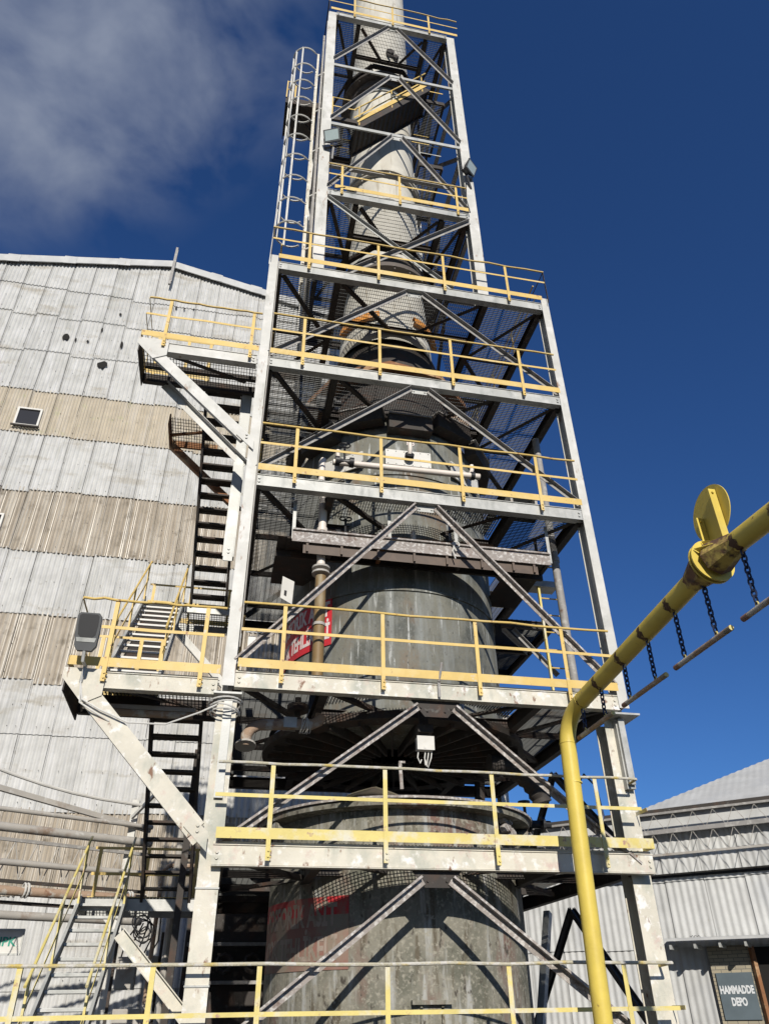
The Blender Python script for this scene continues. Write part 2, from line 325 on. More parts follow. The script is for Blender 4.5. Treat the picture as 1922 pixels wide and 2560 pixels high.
for a, b, mt, pt in bands:      # fixing screws along the courses
    for j in (0, 1):
        z = a+.18 if j == 0 else (a+b)/2
        if z > 27: continue
        x = XL+.2
        while x < XR:
            mb.box(x-.008, x+.008, WY-.085, WY-.05, z-.008, z+.008); x += .45 + .2*math.sin(x*9)
sc_ = mb.build('sheet_fixing', DARK, shed); sc_['kind'] = 'stuff'
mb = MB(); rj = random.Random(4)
for i, (a, b, mt, pt) in enumerate(bands):       # dark strips for the shadow and dirt in the side laps, slightly crooked
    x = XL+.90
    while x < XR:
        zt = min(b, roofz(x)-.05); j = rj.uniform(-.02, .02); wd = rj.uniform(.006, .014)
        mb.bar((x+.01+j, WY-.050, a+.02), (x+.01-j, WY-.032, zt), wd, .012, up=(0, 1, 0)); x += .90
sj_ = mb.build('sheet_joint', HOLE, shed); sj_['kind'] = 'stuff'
post = MB(); post.bar((-4.66, WY-.30, 28.7), (-4.66, WY-.30, 31.25), .10, .10, up=(0, 1, 0)); post.bar((-4.60, WY-.32, 28.9), (-4.60, WY-.32, 31.1), .02, .05, up=(0, 1, 0))
tag(post.build('steel_post', BRACE), 'short dark steel post rising above the shed ridge', 'post')

# ------------------------------------------------------------------ main tower frame
TW = thing('steel_tower', 'open galvanised steel process tower with grating floors around the dark vessel', 'tower', (3, 3, 0))
ZB = {'L1': 3.366, 'L2': 5.71, 'L3': 9.343, 'L4': 12.204, 'L5': 15.115}
def hcol(parent, x0, x1, y0, dep, z0, z1, mt, tf=.014, tw=.010):
    mb = MB(); mb.box(x0, x1, y0, y0+tf, z0, z1); mb.box(x0, x1, y0+dep-tf, y0+dep, z0, z1); xm = (x0+x1)/2; mb.box(xm-tw/2, xm+tw/2, y0+tf, y0+dep-tf, z0, z1)
    return mb.build('column', mt, parent)
hcol(TW, -.205, -.025, -.005, .27, 5.60, 15.42, WHITE); hcol(TW, 6.055, 6.225, -.005, .27, 5.62, 15.42, WHITE)
hcol(TW, -.235, .045, .10, .32, 0, 5.45, PEEL); hcol(TW, 5.86, 6.16, .22, .32, 0, 5.48, PEEL)
hcol(TW, -.15, .03, 5.75, .26, 0, 15.3, WHITE); hcol(TW, 6.05, 6.23, 5.75, .26, 0, 15.3, WHITE)
for bxs in ((-.30, .10, -.06, .34, 5.46, 5.49), (5.84, 6.34, -.08, .42, 5.49, 5.52), (-.14, -.02, .05, .095, 4.05, 5.40), (6.02, 6.12, .06, .12, 4.45, 5.46), (6.00, 6.14, .12, .215, 4.40, 5.46), (-.245, .055, .085, .099, 1.9, 1.92), (-.245, .055, .085, .099, 2.95, 2.97)):
    mb = MB(); mb.box(*bxs); mb.build('splice_plate', GALV, TW)
def bolt(mb, x, z, y=0., r=.022):
    for dz in (-.035, .035): mb.disc((x, y-.008, z+dz), r, (0, 1, 0), .022, 6)
def front_beam(z, x0, x1, mt, h=.24, y=.06, parent=TW):
    mb = MB(); mb.bar((x0, y-.054, z), (x1, y-.054, z), .010, h-.036)      # front web, lit by the sun
    mb.bar((x0, y, z), (x1, y, z), .15, .012, off=(0, h/2-.006)); mb.bar((x0, y, z), (x1, y, z), .15, .012, off=(0, -h/2+.006))
    mb.box(x0, x1, y-.02, y+.05, z+h/2+.012, z+h/2+.04)
    bolt(mb, x0+.06, z, y-.06); bolt(mb, x1-.06, z, y-.06)
    return mb.build('floor_beam', mt, parent)
for k, mt in (('L5', GALV), ('L4', GALV), ('L3', GALV), ('L2', PEEL)):
    front_beam(ZB[k]-.01, -.02, 6.05, mt)
front_beam(ZB['L1']-.03, -.08, 6.12, PEEL, h=.26)
front_beam(.90, -.1, 6.12, PEEL, h=.26)
CX_, CY_ = 3.0, 3.05
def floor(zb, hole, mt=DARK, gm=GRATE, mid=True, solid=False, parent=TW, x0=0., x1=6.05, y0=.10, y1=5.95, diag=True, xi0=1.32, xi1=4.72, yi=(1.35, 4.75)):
    """joists, bracing and grating of one floor; zb = beam centre height"""
    z = zb-.02; h = .22
    for (a, b) in (((x0+.02, y0, z), (x0+.02, y1, z)), ((x1-.02, y0, z), (x1-.02, y1, z)), ((x0, y1, z), (x1, y1, z)), ((xi0, y0+.03, z), (xi0, y1-.08, z)), ((xi1, y0+.03, z), (xi1, y1-.08, z))):
        mb = MB(); mb.ibeam(a, b, h, .13); mb.build('joist', mt, parent)
    if mid:
        for yy in yi:
            mb = MB(); mb.ibeam((xi0+.07, yy, z+.02), (xi1-.07, yy, z+.02), .15, .09); mb.build('joist', mt, parent)
        for yy in (1.9, 3.4, 4.9):
            for xa, xb in ((x0+.09, xi0-.07), (xi1+.07, x1-.09)):
                mb = MB(); mb.bar((xa, yy, z+.03), (xb, yy, z+.03), .06, .10); mb.build('joist', mt, parent)
    if diag:
        D = [((x0+.1, y0+.1), (xi0-.05, 1.85)), ((x1-.1, y0+.1), (xi1+.05, 1.85)), ((xi0+.1, y0+.1), (CX_-.3, yi[0]-.05)), ((xi1-.1, y0+.1), (CX_+.3, yi[0]-.05)), ((xi0-.05, 1.95), (x0+.1, 3.35)), ((xi1+.05, 1.95), (x1-.1, 3.35))]
        for a, b in D:
            mb = MB(); mb.bar((*a, z-.05), (*b, z-.05), .085, .010); mb.bar((*a, z-.015), (*b, z-.015), .010, .06, off=(.04, 0)); mb.build('plan_brace', mt, parent)
    gz = zb+.125+.015
    mb = MB(); hole_ = (CX_, CY_, hole) if hole else None
    mb.grate(xi0+.05, xi1-.05, y0-.03, y1, gz, 'y', hole=hole_)
    mb.grate(x0, xi0+.02, y0-.03, y1, gz, 'x', pitch=.055, t=.008, h=.018, hole=hole_); mb.grate(xi1-.02, x1, y0-.03, y1, gz, 'x', pitch=.055, t=.008, h=.018, hole=hole_)
    mb.build('floor_grating', gm, parent)
for k, hole in (('L5', 1.55), ('L4', 1.95), ('L3', 2.35), ('L2', 2.3), ('L1', 2.45)):
    floor(ZB[k], hole)
floor(.90, 2.2, diag=False)
def brace(a, b, mt, parent=TW, leg=.085, name='brace'):
    mb = MB(); a = Vector(a); b = Vector(b)
    if a.x > b.x: a, b = b, a
    mb.bar(a, b, .010, leg, up=(0, 0, 1)); mb.bar(a, b, leg*.95, .010, up=(0, 0, 1), off=(leg*.475+.006, leg/2-.005))
    mb.bar(a, b, .010, .028, up=(0, 0, 1), off=(leg*.93, leg/2+.006)) if mt is CRUST else None
    return mb.build(name, mt, parent)
def gusset(x, z, y=.06, wd=.32, ht=.16, parent=TW, mt=GALV):
    mb = MB(); mb.prism([(x-wd, y, z), (x+wd, y, z), (x+wd*.45, y, z-ht), (x-wd*.45, y, z-ht)], (0, 1, 0), .010)
    for sx in (-1, 1):
        for q in (.35, .6): mb.disc((x+sx*wd*q, y-.012, z-ht*(.95-q*.8)), .016, (0, 1, 0), .02, 6)
    mb.build('gusset_plate', mt, parent)
GY = .085
for k, zt, zf, mt in (('L5', 14.99, 12.44, BRACE), ('L4', 12.08, 9.60, BRACE), ('L3', 9.22, 5.98, CRUST)):
    gusset(3.03, zt+.02, GY)
    brace((2.86, GY-.02, zt-.06), (-.02, GY-.02, zf), mt); brace((3.20, GY-.02, zt-.06), (6.06, GY-.02, zf), mt)
gusset(3.03, 5.59, GY, .40, .26, mt=DARK); brace((2.75, GY-.02, 5.46), (.0, GY-.02, 3.45), CRUST); brace((3.30, GY-.02, 5.46), (5.9, GY-.02, 3.3), CRUST)
gusset(2.92, 3.24, GY, .38, .24, mt=DARK); brace((2.72, GY-.02, 3.08), (.0, GY-.02, 1.12), CRUST, leg=.10); brace((3.10, GY-.02, 3.08), (5.75, GY-.02, 1.12), CRUST, leg=.10)
# side-face and rear bracing, dark
for x in (-.06, 6.12):
    lv = (.9, 3.2, 5.5, 9.2, 12.1, 15.0)
    for a, b in zip(lv[:-1], lv[1:]):
        if x < 0 and a < 5: continue
        if x > 0 and a > 5:
            continue
        for (ya, yb) in ((.35, 3.0), (5.7, 3.0)):
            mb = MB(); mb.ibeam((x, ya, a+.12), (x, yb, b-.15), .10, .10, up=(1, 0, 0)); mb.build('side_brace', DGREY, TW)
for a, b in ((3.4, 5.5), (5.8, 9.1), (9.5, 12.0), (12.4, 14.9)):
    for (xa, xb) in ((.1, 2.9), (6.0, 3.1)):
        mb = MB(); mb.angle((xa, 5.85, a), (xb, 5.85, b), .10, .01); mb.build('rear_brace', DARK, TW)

# guardrails ----------------------------------------------------------
def post_mesh(x, y, z0, z1, mb=None):
    mb = mb or MB(); mb.box(x-.030, x+.030, y-.008, y, z0, z1); mb.box(x+.022, x+.030, y, y+.055, z0, z1)
    for dz in (.05, .12): mb.disc((x+.008, y-.016, z0+dz), .014, (0, 1, 0), .022, 6); mb.disc((x+.036, y+.03, z0+dz), .012, (1, 0, 0), .02, 6)
    return mb
def wob(a, b, n, amp, seed):
    a = Vector(a); b = Vector(b); rd = random.Random(seed)
    return [a+(b-a)*i/n+(Vector((0, rd.uniform(-amp, amp), rd.uniform(-amp, amp))) if 0 < i < n else Vector()) for i in range(n+1)]
def rail_run(parent, x0, x1, zd, y=-.085, posts=(), mt=YEL, toe=True, x0r=None, x1r=None, top_mt=None, top=1.06, mid=.62, name='guardrail', toe_x=None, zpost=-.20, seed=3):
    """zd = walking level"""
    x0r = x0 if x0r is None else x0r; x1r = x1 if x1r is None else x1r
    mb = MB(); mb.tube(wob((x0r, y-.012, zd+top), (x1r, y-.012, zd+top), 14, .011, seed), .021, 8)
    g_ = mb.build(name, top_mt or mt, parent, smooth=True)
    mb = MB(); P = [Vector(p) for p in wob((x0r, y+.004, zd+mid), (x1r, y+.004, zd+mid), 4, .006, seed+1)]
    for a, b in zip(P[:-1], P[1:]): mb.bar(a, b, .008, .048)
    mb.build('mid_rail', mt, g_)
    if toe:
        a, b = toe_x or (x0, x1); mb = MB(); mb.box(a, b, y+.002, y+.008, zd+.02, zd+.155); mb.build('toe_board', mt, g_)
    for px in posts: post_mesh(px, y-.003, zd+zpost, zd+top).build('post', mt, g_)
    return g_
POSTS = (.64, 2.19, 3.71, 5.23)
rail_run(TW, -.02, 6.05, 15.24, posts=POSTS, x0r=-.20, x1r=6.2, seed=1, top=1.02, mid=.66)
rail_run(TW, .0, 6.05, 12.34, posts=POSTS, seed=2, top=1.12, mid=.68)
rail_run(TW, .0, 6.05, 9.48, posts=POSTS, seed=4)
rail_run(TW, .0, 6.05, 5.85, posts=(.64, 2.18, 3.71, 5.20), seed=5)
G1 = rail_run(TW, -.06, 6.12, 3.50, y=-.11, posts=(.62, 2.18, 3.75, 5.35), mt=YELB, top_mt=CRAIL, x0r=-.12, x1r=6.03, seed=6, top=.98, mid=.56, zpost=-.24)
mb = MB(); mb.tube([(6.03, -.12, 4.48), (6.03, .24, 4.46)], .020, 8); mb.build('rail_return', CRAIL, G1)
mb = MB(); mb.box(6.11, 6.118, -.11, .24, 4.03, 4.08); mb.build('rail_return', YELB, G1)
mb = MB(); mb.box(6.112, 6.12, -.11, .24, 3.52, 3.655); mb.build('rail_return', YELB, G1)
G0 = rail_run(TW, -4.6, 6.1, 1.06, y=-.11, posts=(-3.55, -2.07, -.61, .62, 2.18, 3.75, 5.33), mt=YELB, top_mt=CRAIL, toe=True, x0r=-4.6, x1r=6.03, seed=8, top=1.06, mid=.56)
mb = MB(); mb.tube([(6.03, -.12, 2.12), (6.03, .24, 2.10)], .020, 8); mb.build('rail_return', YELB, G0)
mb = MB(); mb.box(6.10, 6.108, -.11, .24, 1.60, 1.65); mb.build('rail_return', YELB, G0)
mb = MB(); mb.box(-4.6, -.3, -.10, .05, .86, 1.02); mb.build('walkway_edge', DARK, TW)
# side guardrails of the upper floors, seen from inside
for zd in (15.24, 12.34, 9.48, 5.85):
    for x in (.02, 6.12):
        mb = MB(); mb.tube([(x, .35, zd+1.04), (x, 5.7, zd+1.04)], .02, 6); mb.bar((x, .35, zd+.6), (x, 5.7, zd+.6), .008, .045); mb.bar((x, .35, zd+.09), (x, 5.7, zd+.09), .006, .13)
        for yy in (1.9, 3.4, 4.9): mb.box(x-.004, x+.004, yy-.03, yy+.03, zd-.1, zd+1.04)
        if x < 1 or zd > 15: mb.build('side_guardrail', YEL, TW)

# ------------------------------------------------------------------ chimney support frame on top
UT = thing('chimney_tower', 'narrow white steel chimney frame standing on the wide tower, with floodlights', 'tower', (2.8, 2.6, 15.3))
UY = .10
hcol(UT, .735, .985, UY, .30, 15.28, 27.85, WHITE); hcol(UT, 4.565, 4.82, UY, .30, 15.28, 27.85, WHITE)
hcol(UT, .76, .96, 4.9, .26, 15.28, 27.85, WHITE); hcol(UT, 4.60, 4.80, 4.9, .26, 15.28, 27.85, WHITE)
for z in (18.22, 27.72): front_beam(z, .985, 4.565, GALV, parent=UT, y=UY+.03, h=.22)
for z in (21.42, 24.60):
    mb = MB(); mb.bar((.985, UY+.02, z), (4.565, UY+.02, z), .010, .12); mb.bar((.985, UY+.02, z), (4.565, UY+.02, z), .10, .010, off=(-.05, .066)); mb.build('cross_beam', GALV, UT)
mb = MB(); mb.ibeam((.95, 4.95, 21.3), (4.6, 4.95, 21.3), .18, .12); mb.build('cross_beam', BRACE, UT)
mb = MB(); mb.ibeam((1.0, 1.0, 20.9), (4.6, 1.0, 20.9), .14, .10); mb.build('cross_beam', BRACE, UT)
for zt, zf in ((27.62, 24.86), (24.50, 21.62), (21.32, 18.48)):
    gusset(2.78, zt+.03, UY+.03, .26, .15, UT)
    brace((2.66, UY+.01, zt-.04), (.99, UY+.01, zf), BRACE, UT, .085); brace((2.90, UY+.01, zt-.04), (4.56, UY+.01, zf), BRACE, UT, .085)
brace((.99, UY+.01, 18.02), (3.95, UY+.01, 15.35), GALV, UT, .075); brace((4.56, UY-.01, 18.0), (1.55, UY-.01, 15.35), BRACE, UT, .095)
for x in (.86, 4.70):        # side faces
    for a, b in ((15.4, 18.1), (18.4, 21.4), (21.5, 24.6), (24.7, 27.6)):
        for ya in (.45, 4.85):
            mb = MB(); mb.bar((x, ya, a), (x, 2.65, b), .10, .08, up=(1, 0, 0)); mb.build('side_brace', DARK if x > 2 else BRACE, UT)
        mb = MB(); mb.ibeam((x, .4, b+.05), (x, 4.9, b+.05), .14, .10); mb.build('cross_beam', BRACE, UT)
CX_, CY_ = 2.9, 2.63
for z in (18.22, 27.72): floor(z, 1.22, parent=UT, x0=.99, x1=4.56, y0=UY+.12, y1=5.0, xi0=1.72, xi1=3.92, yi=(1.2, 4.1))
for z in (18.22, 27.72):   # octagon trimmers round the stack
    pts = [(CX_+1.36*math.cos(R(22.5+45*k)), CY_+1.36*math.sin(R(22.5+45*k)), z-.03) for k in range(8)]
    mb = MB()
    for k in range(8): mb.bar(pts[k], pts[(k+1) % 8], .10, .16)
    mb.build('trimmer', DARK, UT)
CX_, CY_ = 3.0, 3.05
rail_run(UT, 1.15, 4.56, 18.36, y=UY-.075, posts=(1.32, 2.78, 4.27), x0r=.99, x1r=4.56, seed=11, top=.98, mid=.58)
rail_run(UT, .80, 4.92, 27.86, y=UY-.075, posts=(1.55, 2.78, 3.98), x0r=.72, x1r=4.95, seed=12, top=1.0, mid=.58)
mb = MB(); mb.tube([(.74, UY-.08, 28.85), (.74, 4.9, 28.85)], .018, 6); mb.bar((.74, UY-.08, 28.4), (.74, 4.9, 28.4), .008, .04); mb.box(.735, .745, UY-.1, UY-.06, 27.8, 28.86); mb.build('side_guardrail', DARK, UT)
mb = MB(); mb.box(-.19, -.18, -.10, -.06, 15.2, 16.27); mb.bar((-.19, -.08, 16.25), (-.19, 5.8, 16.25), .01, .04); mb.box(6.19, 6.20, -.1, -.06, 15.2, 16.27); mb.bar((6.19, -.08, 16.25), (6.19, 5.8, 16.25), .01, .03); mb.build('rail_return', DARK, TW)

# inner stair crossing in front of the stack
ST = thing('inner_staircase', 'dark inner stair flight crossing the pale stack, with yellow handrail', 'staircase', (1.7, .6, 22.2))
def stair(parent, p0, p1, wd, side, n, sm, tm, hrm=None, hr=(1, 1), tread_d=.24, st_h=.22, closed=False, rtop=.95, post_n=3):
    """p0,p1: lower/upper end of the first stringer line; side: unit vector to the other stringer"""
    p0 = Vector(p0); p1 = Vector(p1); s_ = Vector(side)*wd; run = Vector((p1.x-p0.x, p1.y-p0.y, 0)).normalized()
    for q in (Vector(), s_):
        mb = MB(); mb.bar(p0+q, p1+q, .045, st_h); mb.build('stringer', sm, parent)
    for k in range(n):
        c = p0+(p1-p0)*((k+.6)/n); a = c+Vector(side)*.03; b = c+s_-Vector(side)*.03
        mb = MB()
        mb.bar(a, b, tread_d, .035, up=(0, 0, 1)); mb.bar(a, b, .006, .05, up=(0, 0, 1), off=(0, 0))
        mb.build('tread', tm, parent)
    if closed:
        mb = MB(); mb.bar((p0+s_*.5)-Vector((0, 0, .10)), (p1+s_*.5)-Vector((0, 0, .10)), wd-.06, .01); mb.build('soffit', sm, parent)
    if hrm:
        for on, q in zip(hr, (Vector(), s_)):
            if not on: continue
            u = Vector((0, 0, 1)); mb = MB(); mb.tube([p0+q+u*rtop, p1+q+u*rtop], .020, 8); mb.bar(p0+q+u*rtop*.55, p1+q+u*rtop*.55, .008, .045); h_ = mb.build('handrail', hrm, parent)
            for k in range(post_n):
                c = p0+(p1-p0)*((k+.15)/(post_n-.7)) + q; mb = MB(); mb.bar(c-u*.05, c+u*rtop, .03, .05, up=(0, 1, 0)); mb.build('post', hrm, h_)
stair(ST, (1.68, .60, 22.28), (3.92, .60, 25.28), .80, (0, 1, 0), 15, DARK, DARK, YEL, (1, 0), closed=True, st_h=.26, post_n=3)
mb = MB(); mb.bar((1.62, .56, 22.42), (3.9, .56, 25.46), .006, .14); mb.build('toe_board', YEL, ST)
for (x0, x1, y0, y1, z, lab) in ((1.0, 1.72, .35, 1.5, 22.2, 0), (3.80, 4.55, .9, 2.6, 25.25, 1), (3.85, 4.55, 1.6, 3.4, 22.9, 2)):
    mb = MB(); mb.grate(x0, x1, y0, y1, z, 'x'); lg = mb.build('landing', GRATE, ST)
    mb = MB(); mb.bar((x0, y0, z-.1), (x1, y0, z-.1), .05, .16); mb.bar((x0, y1, z-.1), (x1, y1, z-.1), .05, .16); mb.bar((x0, y0, z-.1), (x0, y1, z-.1), .05, .16); mb.bar((x1, y0, z-.1), (x1, y1, z-.1), .05, .16); mb.build('edge_beam', DARK, lg)
    mb = MB()
    for yy in (y0, y1): mb.tube([(x0, yy, z+1), (x1, yy, z+1)], .018, 6); mb.bar((x0, yy, z+.55), (x1, yy, z+.55), .008, .04); mb.box(x0, x0+.04, yy-.02, yy+.02, z, z+1)
    mb.build('landing_rail', YEL if lab < 2 else GALV, lg)

# ------------------------------------------------------------------ stack and vessels
SX, SY = 2.9, 2.63
SK = thing('chimney_stack', 'pale cylindrical chimney stack rising through the steel frame', 'chimney', (SX, SY, 15.2))
mb = MB(); mb.lathe((SX, SY), [(14.9, 1.20), (16.6, 1.10), (18.0, 1.03), (18.4, 1.0), (36.5, .99), (36.5, .90), (36.0, .90)], 64); mb.build('stack_shell', STACK, SK, smooth=True)
def ring(parent, c, z, r0, r1, h, mt, name='flange_ring', bolts=24):
    mb = MB(); mb.lathe(c, [(z-h/2, r0), (z-h/2, r1), (z+h/2, r1), (z+h/2, r0)], 64)
    for k in range(bolts):
        a = 2*math.pi*k/bolts; rr = r1-.05; mb.box(c[0]+rr*math.cos(a)-.015, c[0]+rr*math.cos(a)+.015, c[1]+rr*math.sin(a)-.015, c[1]+rr*math.sin(a)+.015, z-h/2-.07, z+h/2+.05)
    return mb.build(name, mt, parent, smooth=True)
ring(SK, (SX, SY), 27.35, .98, 1.32, .10, FLAN); ring(SK, (SX, SY), 27.15, .98, 1.10, .30, FLAN, bolts=4)
ring(SK, (SX, SY), 26.75, .98, 1.04, .05, GALV, bolts=4)
ring(SK, (SX, SY), 22.0, .98, 1.16, .07, STACK, bolts=16); ring(SK, (SX, SY), 21.9, .98, 1.12, .05, GREYP, bolts=16)
ring(SK, (SX, SY), 17.45, 1.0, 1.38, .14, FLAN, bolts=20); ring(SK, (SX, SY), 17.75, 1.0, 1.22, .5, FLAN, bolts=4)
for k in range(8):
    a = R(45*k+20); c = Vector((SX+1.25*math.cos(a), SY+1.25*math.sin(a), 0)); mb = MB(); mb.prism([(c.x, c.y, 27.45), (c.x, c.y, 27.75), (SX+1.0*math.cos(a), SY+1.0*math.sin(a), 27.75), (SX+1.0*math.cos(a), SY+1.0*math.sin(a), 27.45)], (-math.sin(a), math.cos(a), 0), .04); mb.build('bracket', GALV, SK)
mb = MB(); mb.disc((3.05, 1.62, 29.3), .14, (0, 1, 0), .25, 12); mb.disc((3.25, 1.66, 29.15), .10, (0, 1, 0), .2, 10); mb.tube([(2.95, 1.6, 29.2), (3.05, 1.5, 28.9), (3.25, 1.6, 29.0)], .05, 8); mb.build('sample_port', DARK, SK)
# cone between vessel and stack
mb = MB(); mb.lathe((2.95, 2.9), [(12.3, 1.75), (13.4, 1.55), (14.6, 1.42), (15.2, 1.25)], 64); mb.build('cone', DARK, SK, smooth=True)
mb = MB(); mb.lathe((2.95, 2.9), [(13.52, 1.2), (13.52, 1.98), (13.66, 1.98), (13.66, 1.5)], 10, a0=R(9), a1=R(369)); mb.build('support_ring', RUST, SK)
for aa in (200, 292):
    mb = MB(); mb.lathe((2.92, 2.7), [(15.62, 1.20), (15.62, 1.34), (15.86, 1.30), (15.86, 1.18)], 16, a0=R(aa), a1=R(aa+52)); mb.build('collar', ORANGE, SK, smooth=True)
VS = thing('process_vessel', 'big dark stained round vessel inside the upper tower floors', 'vessel', (CX_, CY_, 5.6))
mb = MB(); mb.lathe((CX_, CY_), [(5.55, .5), (5.6, 1.95), (5.62, 2.09), (11.62, 2.09), (11.80, 2.02), (12.25, 1.80), (12.30, 1.2)], 96); mb.build('shell', TANK, VS, smooth=True)
mb = MB()
for k in range(28):      # radial stiffeners under the vessel
    a = 2*math.pi*k/28; mb.bar((CX_+.5*math.cos(a), CY_+.5*math.sin(a), 5.5), (CX_+2.3*math.cos(a), CY_+2.3*math.sin(a), 5.5), .04, .16)
mb.lathe((CX_, CY_), [(5.5, 2.05), (5.5, 2.4), (5.62, 2.4), (5.62, 2.05)], 64)
mb.build('base_stiffener', DARK, VS)
for z in (7.95, 10.55): ring(VS, (CX_, CY_), z, 2.0, 2.12, .05, TANK, bolts=4)
def on_vessel(a, z, r): return (CX_+r*math.sin(R(a)), CY_-r*math.cos(R(a)), z)   # a = degrees right of the front
for i, a in enumerate((-78, -52, -26, 0, 26, 52, 78)):
    zc_ = 11.72 if i % 2 else 11.95; rr = 2.20
    mb = MB(); c = Vector(on_vessel(a, zc_, rr)); t_ = Vector((math.cos(R(a)), math.sin(R(a)), 0)); mb.bar(c-t_*.46, c+t_*.46, .26, .34); mb.build('inlet_box', DARK, VS)
    mb = MB(); mb.bar(c-t_*.46+Vector((0, 0, .21)), c+t_*.46+Vector((0, 0, .21)), .30, .03); mb.build('box_lid', BRACE, VS)
for a in (-38, -1, 37):      # inspection plates with nozzles, level three
    c = Vector(on_vessel(a, 10.92, 2.13)); t_ = Vector((math.cos(R(a)), math.sin(R(a)), 0)); nrm = Vector((math.sin(R(a)), -math.cos(R(a)), 0))
    mb = MB(); mb.bar(c-t_*.47, c+t_*.47, .03, .38)
    for k in range(6):
        for zz in (-.16, .16): mb.disc(c+t_*(-.42+.168*k)+Vector((0, 0, zz))+nrm*.02, .012, nrm, .02, 6)
    pp = mb.build('inspection_plate', BOXW, VS)
    mb = MB(); mb.disc(c+nrm*.10+Vector((0, 0, -.02)), .095, (nrm.x, nrm.y, .5), .03, 16); mb.disc(c+nrm*.14+Vector((0, 0, .0)), .095, (nrm.x, nrm.y, .5), .03, 16); mb.build('flange', BLACK, pp)
    mb = MB(); mb.tube([c+nrm*.02, c+nrm*.16+Vector((0, 0, .03)), c+nrm*.20+Vector((0, 0, .12)), c+nrm*.20+Vector((0, 0, .24))], .045, 10); mb.build('nozzle', PVC, pp, smooth=True)
    c2 = Vector(on_vessel(a, 8.80, 2.16)); mb = MB(); mb.tube([c2-nrm*.02, c2+nrm*.10+Vector((0, 0, .04)), c2+nrm*.14+Vector((0, 0, .14)), c2+nrm*.14+Vector((0, 0, .26))], .05, 10); mb.disc(c2+nrm*.08, .10, nrm, .03, 16); mb.build('nozzle', PVC, VS, smooth=True)
text_mesh('B3', .17, LETW, VS, lambda x, y, z: on_vessel(1+math.degrees(x/2.1), 11.36+y, 2.096+z), name='painted_mark', bold=.002)
# warning sign on the vessel
def drum_sign(name, lab, r, a0, a1, z0, z1, mt, lm, l1, l2, size, th=.012):
    am = (a0+a1)/2; t = thing(name, lab, 'sign', on_vessel(am, z0, r))
    mb = MB(); n = 24; vs = []
    for zz in (z0, z1):
        for rr in (r, r+th):
            for k in range(n+1): vs.append(on_vessel(a0+(a1-a0)*k/n, zz, rr))
    q = n+1; fs = []
    for k in range(n):
        fs += [(q+k, q+k+1, 3*q+k+1, 3*q+k), (k+1, k, 2*q+k, 2*q+k+1), (2*q+k, 3*q+k, 3*q+k+1, 2*q+k+1), (k, k+1, q+k+1, q+k)]
    fs += [(0, q, 3*q, 2*q), (n, 2*q+n, 3*q+n, q+n)]
    mb.add(vs, fs); mb.build('sign_panel', mt, t, smooth=True)
    zm = (z0+z1)/2; h = z1-z0
    for txt, zz in ((l1, zm+h*.23), (l2, zm-h*.23)):
        text_mesh(txt, size, lm, t, lambda x, y, z, zz=zz: on_vessel(am+math.degrees(x/r), zz+y, r+th+.003+z), bold=.014, squeeze=.60)
drum_sign('warning_sign', 'bright red hazard sign with white letters curved round the upper vessel', 2.10, -92, -42.5, 7.02, 7.98, RED, LETW, 'FOSFORİK ASİT', 'ÇOK TEHLİKELİ', .40)
# lower tank
LT = thing('lower_tank', 'wide brown-stained open tank with a rim under the first floors', 'tank', (CX_, CY_, 0))
mb = MB(); mb.lathe((CX_, CY_), [(0, 2.10), (4.18, 2.10), (4.20, 2.34), (4.27, 2.36), (4.29, 2.1), (4.29, .3), (4.50, .1)], 96); mb.build('shell', TANKL, LT, smooth=True)
mb = MB(); mb.lathe((CX_, CY_), [(4.285, 2.12), (4.285, 2.40), (4.32, 2.40), (4.32, 2.12)], 96); mb.build('rim_flange', CRUST, LT, smooth=True)
mb = MB()        # bent lid sheet lying on the rim
vs = []
for i in range(13):
    for j, yy in enumerate((.80, 1.5)): vs.append((1.80+.88*i/12, yy, 4.31+.15*max(0, 1-abs(i/12-.48)/.5)**.8*(1-.3*j)))
mb.add(vs, [(2*i, 2*i+2, 2*i+3, 2*i+1) for i in range(12)]); mb.add([(x, y, z-.03) for x, y, z in vs], [(2*i, 2*i+1, 2*i+3, 2*i+2) for i in range(12)]); mb.build('lid_sheet', PEEL, LT)
mb = MB(); mb.disc((.92, 2.2, 4.05), .09, (-1, -.5, 0), .14, 14); mb.disc((.86, 2.15, 4.05), .12, (-1, -.5, 0), .03, 14); mb.disc(on_vessel(70, 3.95, 2.2), .24, (1, -.4, 0), .22, 18); mb.build('nozzle', TANKL, LT, smooth=True)
mb = MB()
for k in range(14):
    a = 48+random.uniform(-7, 7); mb.disc(on_vessel(a, 4.05+random.uniform(-.22, .18), 2.16), random.uniform(.05, .10), (1, -1, .3), .10, 7)
mb.build('salt_crust', CRUST, LT)
mb = MB()
for a in (-4, 4): mb.bar(on_vessel(a, .2, 2.12), on_vessel(a, 1.72, 2.12), .03, .06, up=(0, 1, 0))
mb.box(2.72, 3.28, .86, .94, 1.70, 1.75); mb.build('stiffener', TANKL, LT)
drum_sign('faded_warning_sign', 'faded dull red hazard sign with worn letters on the lower tank', 2.105, -88, -31, 2.12, 3.04, REDF, LETF, 'FOSFORİK ASİT', 'ÇOK TEHLİKELİ', .40, th=.006)

st_ = [o for o in bpy.data.objects if o.name == 'faded_warning_sign'][0]
mb = MB(); n_ = 20; mb.v = [on_vessel(-88+57*k/n_, zz, 2.1125) for zz in (2.80, 3.035) for k in range(n_+1)]; mb.f = [(k, k+1, n_+2+k, n_+1+k) for k in range(n_)]; mb.build('sunlit_red_band', material('sunlit_worn_red', (.42, .03, .035), [((.24, .12, .095), 4, (1, 1, .6), .50, .62)], rough=.6), st_, smooth=True)  # brighter red paints the sunlit top strip of the worn sign
